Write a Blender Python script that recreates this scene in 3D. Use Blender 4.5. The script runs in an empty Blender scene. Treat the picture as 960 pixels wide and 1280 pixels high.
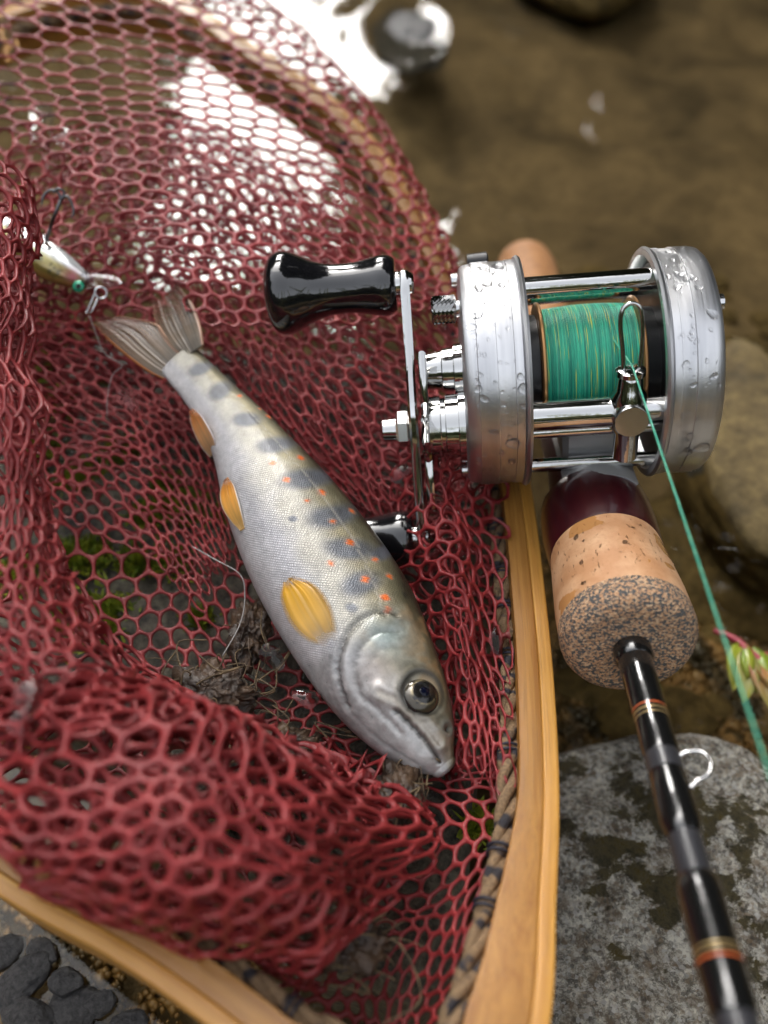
import bpy, math, random
import numpy as np
from mathutils import Matrix, Vector
C = bpy.context.scene
COL = C.collection
rad = math.radians
random.seed(7)
RNG = np.random.default_rng(7)
MM = 0.001

# ------------------------------------------------------------------ camera
PITCH, HCAM, FPX = rad(52), 200.0, 1100.0          # millimetres, photograph pixels (960 x 1280)
CAM = np.array([0.0, 0.0, HCAM])
FW = np.array([0, math.cos(PITCH), -math.sin(PITCH)])
UP = np.array([0, math.sin(PITCH), math.cos(PITCH)])
RT = np.array([1.0, 0, 0])
cd = bpy.data.cameras.new('camera'); cam = bpy.data.objects.new('camera', cd); COL.objects.link(cam)
cam.location = (0, 0, HCAM*MM); cam.rotation_euler = (math.pi/2 - PITCH, 0, 0)
cd.sensor_fit = 'VERTICAL'; cd.sensor_height = 24; cd.sensor_width = 18; cd.lens = 24*FPX/1280
cd.clip_start = 0.005; cd.clip_end = 200
cd.dof.use_dof = True; cd.dof.focus_distance = 0.166; cd.dof.aperture_fstop = 6.4; cd.dof.aperture_blades = 0
C.camera = cam
# ------------------------------------------------------------------ light
SUN_EL, SUN_AZ = rad(40), rad(-10)                   # azimuth measured from +Y, towards +X
w = bpy.data.worlds.new('World'); C.world = w; w.use_nodes = True
nt = w.node_tree; bg = nt.nodes['Background']
sky = nt.nodes.new('ShaderNodeTexSky'); sky.sky_type = 'NISHITA'; sky.sun_disc = False
sky.sun_elevation = SUN_EL; sky.sun_rotation = SUN_AZ
sky.air_density = 1.0; sky.dust_density = 6.0; sky.ozone_density = 1.0
hs = nt.nodes.new('ShaderNodeHueSaturation'); hs.inputs['Saturation'].default_value = .22      # thin bright cloud
nt.links.new(sky.outputs[0], hs.inputs['Color']); nt.links.new(hs.outputs[0], bg.inputs[0]); bg.inputs[1].default_value = 0.15
sl = bpy.data.lights.new('sun', 'SUN'); sl.energy = 0.7; sl.angle = rad(80); sl.color = (1, 0.96, 0.89)
sun = bpy.data.objects.new('sun', sl); COL.objects.link(sun)
sd = Vector((math.sin(SUN_AZ)*math.cos(SUN_EL), math.cos(SUN_AZ)*math.cos(SUN_EL), math.sin(SUN_EL)))
sun.rotation_euler = (-sd).to_track_quat('-Z', 'Y').to_euler()
C.view_settings.view_transform = 'Standard'; C.view_settings.look = 'None'
C.view_settings.exposure = 2.1; C.view_settings.gamma = 1.0
C.cycles.use_denoising = True
C.cycles.max_bounces = 10; C.cycles.transparent_max_bounces = 24
C.cycles.caustics_reflective = False; C.cycles.caustics_refractive = False
C.cycles.sample_clamp_indirect = 6.0

# ------------------------------------------------------------------ geometry helpers (all in mm)
def ray(px, py):
    return FW + (px-480)/FPX*RT + (640-py)/FPX*UP
def atd(px, py, d):                                  # pixel + depth along the view axis -> mm
    return CAM + ray(px, py)*d
def atz(px, py, z):                                  # pixel + height above the water -> mm
    r = ray(px, py); return CAM + r*((z-HCAM)/r[2])
def proj(P):
    q = np.asarray(P) - CAM
    d = q @ FW
    return 480 + FPX*(q @ RT)/d, 640 - FPX*(q @ UP)/d, d
def nrm(v):
    v = np.asarray(v, float); return v/np.maximum(np.linalg.norm(v, axis=-1, keepdims=True), 1e-9)
def crw(t):
    return (-.5*t+t*t-.5*t**3, 1-2.5*t*t+1.5*t**3, .5*t+2*t*t-1.5*t**3, -.5*t*t+.5*t**3)
def cr(pts, n):                                      # Catmull-Rom through pts
    p = np.asarray(pts, float); m = len(p)
    u = np.linspace(0, m-1, n); i = np.minimum(u.astype(int), m-2); t = (u-i)[:, None] if p.ndim > 1 else u-i
    pe = np.concatenate([[2*p[0]-p[1]], p, [2*p[-1]-p[-2]]])
    W = crw(t); return sum(W[k]*pe[i+k] for k in range(4))
def resample(p, n):
    s = np.r_[0, np.cumsum(np.linalg.norm(np.diff(p, axis=0), axis=1))]
    q = np.linspace(0, s[-1], n); return np.stack([np.interp(q, s, p[:, k]) for k in range(p.shape[1])], 1)
def hsh(ix, iy, iz, seed):
    h = (ix*374761393 + iy*668265263 + iz*2147483647 + seed*1274126177) & 0xffffffff
    h = ((h ^ (h >> 13))*1274126177) & 0xffffffff
    return ((h ^ (h >> 16)) & 0xffff)/65535.0
def vnoise(P, seed=0):                               # 3-D value noise in -1..1
    P = np.asarray(P, float)
    if P.shape[-1] == 2: P = np.concatenate([P, np.zeros(P.shape[:-1]+(1,))], -1)
    i = np.floor(P).astype(np.int64); f = P-i; f = f*f*(3-2*f); r = 0
    for a in (0, 1):
        for b in (0, 1):
            for c in (0, 1):
                wgt = (f[..., 0] if a else 1-f[..., 0])*(f[..., 1] if b else 1-f[..., 1])*(f[..., 2] if c else 1-f[..., 2])
                r = r + wgt*hsh(i[..., 0]+a, i[..., 1]+b, i[..., 2]+c, seed)
    return r*2-1
def fbm(P, seed=0, oct=4, gain=.5):
    r, a = 0, 1.0
    for k in range(oct):
        r = r + a*vnoise(np.asarray(P)*2.03**k, seed+k*17); a *= gain
    return r

class MB:
    def __init__(s): s.V = []; s.F = []; s.T = []; s.C = []; s.n = 0
    def add(s, V, F, T=None, col=None):
        V = np.asarray(V, float).reshape(-1, 3)
        s.V.append(V); s.T.append(V.copy() if T is None else np.asarray(T, float).reshape(-1, 3))
        if col is not None: s.C.append(np.asarray(col, float).reshape(-1, np.shape(col)[-1]))
        n = s.n; s.F += [tuple(i+n for i in f) for f in F]; s.n += len(V); return s
    def grid(s, P, T=None, closed=True, cap0=False, cap1=False, col=None):
        m, n = P.shape[:2]; F = []
        for i in range(m-1):
            for j in range(n if closed else n-1):
                k = (j+1) % n; F.append((i*n+j, i*n+k, (i+1)*n+k, (i+1)*n+j))
        if cap0: F.append(tuple(range(n-1, -1, -1)))
        if cap1: F.append(tuple((m-1)*n+j for j in range(n)))
        return s.add(P, F, T, col)
    def tube(s, path, r, n=10, section=None, up=None, caps=True, rv=None):
        p = np.asarray(path, float); m = len(p)
        t = nrm(np.gradient(p, axis=0)); r = np.broadcast_to(np.asarray(r, float), (m,)); rv = r if rv is None else np.broadcast_to(float(rv), (m,))
        if up is None:
            a = np.array([0, 0, 1.0]) if abs(t[0][2]) < .9 else np.array([1.0, 0, 0])
            A = [nrm(a - t[0]*(a @ t[0]))]
            for i in range(1, m):
                v = A[-1]-t[i]*(A[-1] @ t[i]); A.append(nrm(v))
            A = np.array(A); B = np.cross(t, A)
        else:
            U = np.broadcast_to(np.asarray(up, float), (m, 3)); B = nrm(np.cross(U, t)); A = np.cross(t, B)
        if section is None:
            ph = np.arange(n)*2*math.pi/n; sec = np.stack([np.cos(ph), np.sin(ph)], 1)
        else: sec = np.asarray(section, float)
        P = p[:, None]+r[:, None, None]*sec[None, :, 0:1]*B[:, None]+rv[:, None, None]*sec[None, :, 1:2]*A[:, None]
        L = np.r_[0, np.cumsum(np.linalg.norm(np.diff(p, axis=0), axis=1))]
        T = np.stack([np.broadcast_to(L[:, None], P.shape[:2]), r[:, None]*sec[None, :, 0], r[:, None]*sec[None, :, 1]], -1)
        return s.grid(P, T, True, caps, caps)
    def lathe(s, prof, n=64, c=(0, 0, 0), caps=True):        # about local X
        pr = np.asarray(prof, float); ph = np.arange(n)*2*math.pi/n
        P = np.stack([np.broadcast_to(pr[:, 0:1], (len(pr), n)), pr[:, 1:2]*np.cos(ph), pr[:, 1:2]*np.sin(ph)], -1)+np.asarray(c, float)
        return s.grid(P, None, True, caps, caps)
    def extrude(s, poly, x0, x1, bev=0.3):                    # polygon in local YZ, along X, with a small bevel
        q = np.asarray(poly, float); cen = q.mean(0); n = len(q)
        sh = cen+(q-cen)*(1-bev/np.linalg.norm(q-cen, axis=1, keepdims=True))
        R = [np.c_[np.full(n, x), k] for x, k in ((x0, sh), (x0+bev, q), (x1-bev, q), (x1, sh))]
        return s.grid(np.array(R), None, True, True, True)
    def box(s, lo, hi, bev=.4):
        q = np.array([(lo[1], lo[2]), (hi[1], lo[2]), (hi[1], hi[2]), (lo[1], hi[2])]); return s.extrude(q, lo[0], hi[0], bev)
    def build(s, name, mat, parent=None, sharp=40, smooth=True):
        V = np.concatenate(s.V)
        root = parent
        while root is not None and root.parent is not None: root = root.parent
        if root is not None and root.name in WORLD_CHILD: V = V-np.array(root.location)/MM
        me = bpy.data.meshes.new(name); me.from_pydata((V*MM).tolist(), [], s.F)
        at = me.attributes.new('tc', 'FLOAT_VECTOR', 'POINT'); at.data.foreach_set('vector', np.concatenate(s.T).ravel().astype('f4'))
        if s.C:
            ca = me.color_attributes.new('col', 'FLOAT_COLOR', 'POINT'); cc = np.concatenate(s.C)
            ca.data.foreach_set('color', (cc if cc.shape[1] == 4 else np.c_[cc, np.ones(len(cc))]).ravel().astype('f4'))
        if smooth:
            me.polygons.foreach_set('use_smooth', [True]*len(me.polygons))
            if sharp: me.set_sharp_from_angle(angle=rad(sharp))
        me.update()
        o = bpy.data.objects.new(name, me); COL.objects.link(o); me.materials.append(mat)
        if parent is not None: o.parent = parent
        return o
WORLD_CHILD = set()
def tag(o, label=None, cat=None, group=None, kind=None):
    if label: o['label'] = label
    if cat: o['category'] = cat
    if group: o['group'] = group
    if kind: o['kind'] = kind
    return o
def thing(name, label, cat, loc=(0, 0, 0), M=None, group=None):
    o = bpy.data.objects.new(name, None); COL.objects.link(o); o.empty_display_size = .01
    if M is not None: o.matrix_world = M
    else: o.location = np.asarray(loc)*MM; WORLD_CHILD.add(o.name)
    return tag(o, label, cat, group)

# ------------------------------------------------------------------ materials
def nodes(name):
    m = bpy.data.materials.new(name); m.use_nodes = True; t = m.node_tree
    return m, t, t.nodes['Principled BSDF']
def setp(b, **k):
    for a, v in k.items(): b.inputs[a.replace('_', ' ')].default_value = v
def pbr(name, col, rough=.5, metal=0, coat=0, bump=None, var=None, tc=False, **k):
    """bump=(scale, strength_mm) ; var=(scale, colour2, low, high)"""
    m, t, b = nodes(name); N, L = t.nodes, t.links
    setp(b, Roughness=rough, Metallic=metal, Coat_Weight=coat, Coat_Roughness=.06, **k)
    b.inputs['Base Color'].default_value = (*col, 1)
    if tc:
        src = N.new('ShaderNodeAttribute'); src.attribute_name = 'tc'; so = src.outputs['Vector']
    else:
        g = N.new('ShaderNodeTexCoord'); sc = N.new('ShaderNodeVectorMath'); sc.operation = 'SCALE'; sc.inputs['Scale'].default_value = 1000
        L.new(g.outputs['Object'], sc.inputs[0]); so = sc.outputs[0]
    def stretch(s):
        if np.isscalar(s): s = (s, s, s)
        mu = N.new('ShaderNodeVectorMath'); mu.operation = 'MULTIPLY'; mu.inputs[1].default_value = s; L.new(so, mu.inputs[0]); return mu.outputs[0]
    m['so'] = 0
    if var:
        no = N.new('ShaderNodeTexNoise'); no.inputs['Scale'].default_value = 1; no.inputs['Detail'].default_value = 5; L.new(stretch(var[0]), no.inputs['Vector'])
        ra = N.new('ShaderNodeMapRange'); ra.inputs[1].default_value = var[2]; ra.inputs[2].default_value = var[3]; L.new(no.outputs['Fac'], ra.inputs[0])
        mx = N.new('ShaderNodeMix'); mx.data_type = 'RGBA'; mx.inputs['A'].default_value = (*col, 1); mx.inputs['B'].default_value = (*var[1], 1)
        L.new(ra.outputs[0], mx.inputs['Factor']); L.new(mx.outputs['Result'], b.inputs['Base Color'])
    if bump:
        no = N.new('ShaderNodeTexNoise'); no.inputs['Scale'].default_value = 1; no.inputs['Detail'].default_value = 4; L.new(stretch(bump[0]), no.inputs['Vector'])
        bp = N.new('ShaderNodeBump'); bp.inputs['Strength'].default_value = 1; bp.inputs['Distance'].default_value = bump[1]*MM
        L.new(no.outputs['Fac'], bp.inputs['Height']); L.new(bp.outputs[0], b.inputs['Normal'])
        if coat: L.new(bp.outputs[0], b.inputs['Coat Normal'])
    return m
def mixcol(t, fac, a, b):
    mx = t.nodes.new('ShaderNodeMix'); mx.data_type = 'RGBA'
    for key, v in (('A', a), ('B', b)):
        if isinstance(v, tuple): mx.inputs[key].default_value = (*v, 1)
        else: t.links.new(v, mx.inputs[key])
    if isinstance(fac, float): mx.inputs['Factor'].default_value = fac
    else: t.links.new(fac, mx.inputs['Factor'])
    return mx.outputs['Result']
def mrange(t, v, a, b, c=0., d=1.):
    r = t.nodes.new('ShaderNodeMapRange'); t.links.new(v, r.inputs[0])
    for i, x in enumerate((a, b, c, d)): r.inputs[i+1].default_value = x
    return r.outputs[0]
def coords(t, s, tc=False):
    N, L = t.nodes, t.links
    mu = N.new('ShaderNodeVectorMath'); mu.operation = 'MULTIPLY'
    if tc:
        a = N.new('ShaderNodeAttribute'); a.attribute_name = 'tc'; L.new(a.outputs['Vector'], mu.inputs[0]); k = 1
    else:
        a = N.new('ShaderNodeTexCoord'); L.new(a.outputs['Object'], mu.inputs[0]); k = 1000
    if np.isscalar(s): s = (s, s, s)
    mu.inputs[1].default_value = tuple(k*x for x in s); return mu.outputs[0]
def noise(t, vec, detail=5, rough=.55, dist=0.):
    n = t.nodes.new('ShaderNodeTexNoise'); n.inputs['Scale'].default_value = 1; n.inputs['Detail'].default_value = detail
    n.inputs['Roughness'].default_value = rough; n.inputs['Distortion'].default_value = dist
    t.links.new(vec, n.inputs['Vector']); return n.outputs['Fac']
def voro(t, vec, feature='F1'):
    n = t.nodes.new('ShaderNodeTexVoronoi'); n.feature = feature; n.inputs['Scale'].default_value = 1; t.links.new(vec, n.inputs['Vector']); return n
def bump(t, b, h, dist, coat=True):
    bp = t.nodes.new('ShaderNodeBump'); bp.inputs['Distance'].default_value = dist*MM; bp.inputs['Strength'].default_value = 1
    t.links.new(h, bp.inputs['Height']); t.links.new(bp.outputs[0], b.inputs['Normal'])
    if coat: t.links.new(bp.outputs[0], b.inputs['Coat Normal'])

MAT = {}
MAT['net'] = pbr('red_net_cord', (.165, .0098, .0118), .52, coat=.08, var=(.12, (.30, .030, .031), .35, .65), bump=(1.6, .12))
MAT['chrome'] = pbr('polished_chrome', (.54, .54, .53), .07, 1.0, bump=(.7, .02))
MAT['steel'] = pbr('wire_steel', (.62, .62, .62), .2, 1.0)
MAT['black_gloss'] = pbr('black_plastic', (.006, .006, .007), .12, coat=1.0, bump=(.25, .05))
MAT['black'] = pbr('black_anodised', (.012, .012, .013), .35, .3)
MAT['dark_metal'] = pbr('gunmetal', (.10, .10, .105), .3, 1.0)
MAT['copper'] = pbr('spool_flange', (.42, .22, .09), .35, .7)
MAT['maroon'] = pbr('maroon_lacquer', (.045, .004, .006), .35, coat=.6, var=((.05, .5, .5), (.03, .003, .006), .4, .7))
MAT['blank'] = pbr('black_rod_varnish', (.006, .006, .006), .2, coat=1.0, bump=(.5, .06))
MAT['blank_matte'] = pbr('black_rod_blank', (.030, .030, .034), .38, coat=.2)
MAT['gold'] = pbr('gold_thread', (.34, .24, .10), .35, .5, coat=1.0)
MAT['orange'] = pbr('orange_thread', (.42, .085, .02), .35, 0, coat=1.0)
MAT['line'] = pbr('green_line', (.03, .33, .22), .4, var=(.6, (.10, .42, .26), .4, .6))
MAT['hair'] = pbr('nylon_line', (.26, .24, .23), .25, coat=.6)
MAT['fibre'] = pbr('dry_fibre', (.16, .11, .055), .8, var=(.3, (.07, .045, .025), .4, .6))
MAT['debris'] = pbr('wet_leaf_mould', (.026, .013, .006), .6, coat=.2, var=(.25, (.085, .045, .02), .42, .7), bump=(.6, .8))
MAT['white'] = pbr('pearl_white', (.72, .74, .74), .2, coat=1.0)
MAT['moss'] = pbr('moss', (.12, .18, .012), .6, var=(.3, (.34, .38, .03), .40, .62))
def m_alu():
    m, t, b = nodes('turned_aluminium'); setp(b, Metallic=1.0, Roughness=.30, Anisotropic=.5)
    h = noise(t, coords(t, (7, .05, .05)), 3); f = noise(t, coords(t, (.35, .03, .03)), 2)
    c = mixcol(t, mrange(t, f, .35, .65), (.56, .565, .58), (.74, .74, .745)); t.links.new(c, b.inputs['Base Color'])
    t.links.new(mrange(t, h, .3, .7, .30, .48), b.inputs['Roughness']); bump(t, b, h, .012, False); return m
MAT['alu'] = m_alu()
def m_wood(name, a, c2):
    m, t, b = nodes(name); setp(b, Roughness=.45, Coat_Weight=.2, Coat_Roughness=.15)
    g = noise(t, coords(t, (.02, .9, .9), True), 6, .65, .4); g2 = noise(t, coords(t, (.06, 3.2, 3.2), True), 4, .7); p = noise(t, coords(t, (.03, .16, .16), True), 3)
    c = mixcol(t, mrange(t, g, .36, .66), a, c2); c = mixcol(t, mrange(t, g2, .52, .72, 0, .55), c, tuple(x*.45 for x in a)); c = mixcol(t, mrange(t, p, .5, .8, 0, .5), c, tuple(x*.6 for x in a))
    t.links.new(c, b.inputs['Base Color']); bump(t, b, g2, .06); return m
MAT['wood'] = m_wood('bamboo_strip', (.44, .185, .026), (.60, .31, .062))
MAT['wood2'] = m_wood('shaded_bamboo_strip', (.30, .122, .020), (.43, .205, .042))  # same wood, with the shade of the inner face put into a darker tone
def m_cord():
    m, t, b = nodes('twisted_cord'); setp(b, Roughness=.8)
    v = coords(t, (1, 1, 1), True); f = noise(t, coords(t, (.28, .12, .12), True), 2); g = noise(t, coords(t, (2.5, 2.5, 2.5), True), 3)
    c = mixcol(t, mrange(t, f, .42, .48), (.022, .021, .028), (.26, .165, .085)); c = mixcol(t, mrange(t, g, .4, .7, 0., .6), c, (.03, .02, .015))
    t.links.new(c, b.inputs['Base Color']); bump(t, b, g, .3); return m
MAT['cord'] = m_cord()
def m_cork():
    m, t, b = nodes('cork'); setp(b, Roughness=.62)
    f = noise(t, coords(t, .12), 5); pv = voro(t, coords(t, (.5, .16, .5))); pit = noise(t, coords(t, (.5, 1.5, 1.5)), 4, .6, .3)
    c = mixcol(t, mrange(t, f, .38, .62), (.50, .25, .115), (.66, .40, .225)); fg = noise(t, coords(t, 1.6), 4, .7); c = mixcol(t, mrange(t, fg, .5, .75, 0, .5), c, (.40, .19, .08))
    pf = mrange(t, pit, .63, .70, 0, .85); c = mixcol(t, pf, c, (.22, .09, .035))
    wet = noise(t, coords(t, (.075, .075, .075)), 4, .5, .3); wf = mrange(t, wet, .625, .64); c = mixcol(t, wf, c, (.50, .24, .085))
    t.links.new(c, b.inputs['Base Color']); t.links.new(mrange(t, wf, 0, 1, .62, .12), b.inputs['Roughness'])
    s = t.nodes.new('ShaderNodeMath'); s.operation = 'SUBTRACT'; t.links.new(f, s.inputs[0]); t.links.new(pf, s.inputs[1]); bump(t, b, s.outputs[0], .35); return m
MAT['cork'] = m_cork()
MAT['rear_cork'] = pbr('aged_cork', (.42, .20, .075), .6, var=(.3, (.30, .13, .045), .4, .7))
def m_rubcork():
    m, t, b = nodes('speckled_cork'); setp(b, Roughness=.7)
    v = voro(t, coords(t, (3.6, 2.4, 3.2))); f = noise(t, coords(t, 2.2), 4, .7); f2 = noise(t, coords(t, .2), 2)
    sep = t.nodes.new('ShaderNodeSeparateColor'); t.links.new(v.outputs['Color'], sep.inputs[0])
    c = mixcol(t, mrange(t, sep.outputs[0], .48, .54), (.085, .085, .082), (.55, .31, .16)); c = mixcol(t, mrange(t, f, .50, .60, 0, .9), c, (.09, .09, .088)); c = mixcol(t, mrange(t, sep.outputs[1], .8, .85), c, (.60, .40, .24))
    t.links.new(c, b.inputs['Base Color']); bump(t, b, v.outputs['Distance'], .25); return m
MAT['rubcork'] = m_rubcork()
def m_spool():
    m, t, b = nodes('wound_green_line'); setp(b, Roughness=.45)
    f = noise(t, coords(t, (2.6, .04, .04)), 3, .7); g = noise(t, coords(t, (4.0, .09, .09)), 2); h = noise(t, coords(t, (1.4, .06, .06)), 3)
    c = mixcol(t, mrange(t, f, .35, .65), (.004, .17, .115), (.03, .44, .27)); c = mixcol(t, mrange(t, g, .60, .67), c, (.44, .50, .08)); c = mixcol(t, mrange(t, h, .6, .75, 0, .7), c, (.16, .52, .36))
    t.links.new(c, b.inputs['Base Color']); return m
MAT['spool'] = m_spool()
def m_granite():
    m, t, b = nodes('granite'); setp(b, Roughness=.55)
    f = noise(t, coords(t, .30), 7, .9); g = noise(t, coords(t, .05), 4, .6); h = noise(t, coords(t, .2), 5, .75); v = voro(t, coords(t, 1.3)); v.inputs['Randomness'].default_value = 1; sp = t.nodes.new('ShaderNodeSeparateColor'); t.links.new(v.outputs['Color'], sp.inputs[0])
    c = mixcol(t, mrange(t, f, .44, .57), (.15, .13, .10), (.80, .76, .65)); c = mixcol(t, mrange(t, h, .48, .66, 0, .75), c, (.16, .105, .055)); c = mixcol(t, mrange(t, sp.outputs[0], .70, .9, 0, .6), c, (.05, .046, .042)); c = mixcol(t, mrange(t, sp.outputs[1], .78, .95, 0, .6), c, (.66, .64, .60)); c = mixcol(t, mrange(t, sp.outputs[2], .8, .95, 0, .45), c, (.26, .17, .09))
    mf = mrange(t, noise(t, coords(t, (.05, .075, .05)), 6, .68, .2), .53, .56)
    mc = mixcol(t, mrange(t, f, .4, .62), (.030, .025, .010), (.13, .10, .040)); c = mixcol(t, mf, c, mc)
    t.links.new(c, b.inputs['Base Color']); t.links.new(mrange(t, f, .35, .65, .7, .12), b.inputs['Roughness']); bump(t, b, f, 1.5); return m
MAT['granite'] = m_granite()
def m_wetrock(name, a, c2, k=.9, coat=.6, rough=.4):
    m, t, b = nodes(name); setp(b, Coat_Weight=coat, Coat_Roughness=.12)
    f = noise(t, coords(t, k), 6, .75); g = noise(t, coords(t, .06), 4)
    c = mixcol(t, mrange(t, f, .38, .66), a, c2); c = mixcol(t, mrange(t, g, .5, .7, 0, .7), c, tuple(x*.5 for x in a))
    t.links.new(c, b.inputs['Base Color']); setp(b, Roughness=rough); bump(t, b, f, .9); return m
MAT['wetrock'] = m_wetrock('wet_dark_stone', (.012, .009, .004), (.19, .165, .11), .42)
MAT['pebble'] = m_wetrock('wet_pebble', (.014, .013, .014), (.085, .08, .078), .8)
MAT['boulder'] = m_wetrock('algae_stone', (.07, .046, .012), (.20, .14, .05), .2, coat=.0, rough=.8)
def m_bed():
    m, t, b = nodes('silty_bed'); setp(b, Roughness=.8)
    f = noise(t, coords(t, .022), 5, .62, .35); g = noise(t, coords(t, .25), 5, .7); s = noise(t, coords(t, .8), 3, .7)
    c = mixcol(t, mrange(t, f, .34, .66), (.075, .052, .024), (.26, .185, .095)); c = mixcol(t, mrange(t, g, .5, .75, 0, .6), c, (.035, .025, .012)); c = mixcol(t, mrange(t, s, .68, .75, 0, .6), c, (.38, .29, .15))
    t.links.new(c, b.inputs['Base Color']); bump(t, b, g, 1.5); return m
MAT['bed'] = m_bed()
def m_water():
    m, t, b = nodes('stream_water'); N, L = t.nodes, t.links; N.remove(b)
    tr = N.new('ShaderNodeBsdfTransparent'); tr.inputs[0].default_value = (.90, .86, .74, 1)
    gl = N.new('ShaderNodeBsdfGlossy'); gl.inputs['Roughness'].default_value = .015
    fr = N.new('ShaderNodeFresnel'); fr.inputs['IOR'].default_value = 1.333
    mx = N.new('ShaderNodeMixShader'); L.new(fr.outputs[0], mx.inputs[0]); L.new(tr.outputs[0], mx.inputs[1]); L.new(gl.outputs[0], mx.inputs[2])
    n1 = noise(t, coords(t, (.012, .020, .012)), 2, .5, .5)
    bp = N.new('ShaderNodeBump'); bp.inputs['Distance'].default_value = 1.0*MM; L.new(n1, bp.inputs['Height'])
    for n in (gl, fr): L.new(bp.outputs[0], n.inputs['Normal'])
    L.new(mx.outputs[0], N['Material Output'].inputs[0]); return m
MAT['water'] = m_water()
def m_glass(name, col=(1, 1, 1), ior=1.33):
    m, t, b = nodes(name); N, L = t.nodes, t.links; N.remove(b)
    tr = N.new('ShaderNodeBsdfTransparent'); tr.inputs[0].default_value = (*col, 1)
    rf = N.new('ShaderNodeBsdfRefraction'); rf.inputs['IOR'].default_value = ior; rf.inputs['Roughness'].default_value = 0; rf.inputs['Color'].default_value = (*col, 1)
    gl = N.new('ShaderNodeBsdfGlossy'); gl.inputs['Roughness'].default_value = .01
    fr = N.new('ShaderNodeFresnel'); fr.inputs['IOR'].default_value = ior
    m0 = N.new('ShaderNodeMixShader'); m0.inputs[0].default_value = .8; L.new(tr.outputs[0], m0.inputs[1]); L.new(rf.outputs[0], m0.inputs[2])
    mx = N.new('ShaderNodeMixShader'); L.new(fr.outputs[0], mx.inputs[0]); L.new(m0.outputs[0], mx.inputs[1]); L.new(gl.outputs[0], mx.inputs[2])
    L.new(mx.outputs[0], N['Material Output'].inputs[0]); return m
MAT['drop'] = m_glass('water_drop')
MAT['film'] = m_glass('water_film')
MAT['lens'] = m_glass('clear_plastic', (.95, .93, .95), 1.45)
def m_attr(name, rough, coat=.6, metal=0., alpha=1., tcbump=None, **k):
    m, t, b = nodes(name); setp(b, Roughness=rough, Coat_Weight=coat, Coat_Roughness=.10, Metallic=metal, Alpha=alpha, **k)
    a = t.nodes.new('ShaderNodeVertexColor'); a.layer_name = 'col'; c = a.outputs[0]
    if alpha < 1: t.links.new(a.outputs['Alpha'], b.inputs['Alpha'])
    if tcbump:                                                  # rows of small scales, masked off on the head by the alpha channel
        N, L = t.nodes, t.links
        def mth(op, x, y=None, z=None):
            n = N.new('ShaderNodeMath'); n.operation = op
            for i, q in enumerate((x, y, z)):
                if q is None: continue
                if isinstance(q, (int, float)): n.inputs[i].default_value = q
                else: L.new(q, n.inputs[i])
            return n.outputs[0]
        at_ = N.new('ShaderNodeAttribute'); at_.attribute_name = 'tc'; sx = N.new('ShaderNodeSeparateXYZ'); L.new(at_.outputs['Vector'], sx.inputs[0])
        wob = noise(t, coords(t, (.35, .35, .35), True), 3); fine_ = noise(t, coords(t, (.9, .9, .9), True), 5, .7); f = noise(t, coords(t, (.3, .3, .3), True), 4)
        u = mth('MULTIPLY_ADD', wob, 1.6, sx.outputs[0]); v = mth('MULTIPLY_ADD', mth('ARCTAN2', sx.outputs[1], sx.outputs[2]), 11.0, wob)
        p, q = mth('SINE', mth('MULTIPLY', mth('ADD', u, v), tcbump)), mth('SINE', mth('MULTIPLY', mth('SUBTRACT', u, v), tcbump))
        sc_ = mth('MULTIPLY', mth('ABSOLUTE', mth('MULTIPLY', p, q)), a.outputs['Alpha'])
        k = mth('MULTIPLY', mth('MULTIPLY_ADD', sc_, .36, .88), mrange(t, f, .3, .7, .84, 1.08)); k = mth('MULTIPLY', k, mrange(t, fine_, .3, .7, .80, 1.14))
        vs = N.new('ShaderNodeVectorMath'); vs.operation = 'SCALE'; L.new(c, vs.inputs[0]); L.new(k, vs.inputs['Scale']); c = vs.outputs[0]
        L.new(mrange(t, fine_, .3, .7, rough*.75, rough*1.35), b.inputs['Roughness']); bump(t, b, sc_, .05, False)
    t.links.new(c, b.inputs['Base Color']); return m
MAT['fish'] = m_attr('trout_skin', .36, .22, .35, tcbump=5.0)
MAT['fin'] = m_attr('trout_fin', .36, .25, 0, .8)

MAT['eye'] = m_attr('trout_eye', .2, .5, .2)
MAT['paint'] = m_attr('lure_paint', .16, 1.0, .45)
MAT['leafc'] = m_attr('sprig_leaf', .35, .4)

# ------------------------------------------------------------------ setting: stream bed, water, forest
def nonuni(n, inner, outer):
    a = np.linspace(-1, 1, n); return np.sign(a)*(inner*np.abs(a)+(outer-inner)*np.abs(a)**7)
gx = nonuni(171, 700, 60000); gy = nonuni(171, 700, 60000)+250
X, Y = np.meshgrid(gx, gy, indexing='ij')
R = np.hypot(X, Y-100)
Zb = -32+14*fbm(np.stack([X/170, Y/170], -1), 3)*np.clip(1500/np.maximum(R, 1), 0, 1)+4*fbm(np.stack([X/40, Y/40], -1), 5)*(R < 1500)
Zb = Zb+np.clip((R-2600)/1500, 0, 1)*550
Zb += 20*np.exp(-(((X+60)/110)**2+((Y-20)/90)**2))
b = MB(); b.grid(np.stack([X, Y, Zb], -1).transpose(1, 0, 2), closed=False); tag(b.build('stream_bed', MAT['bed'], sharp=None), kind='structure')
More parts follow.
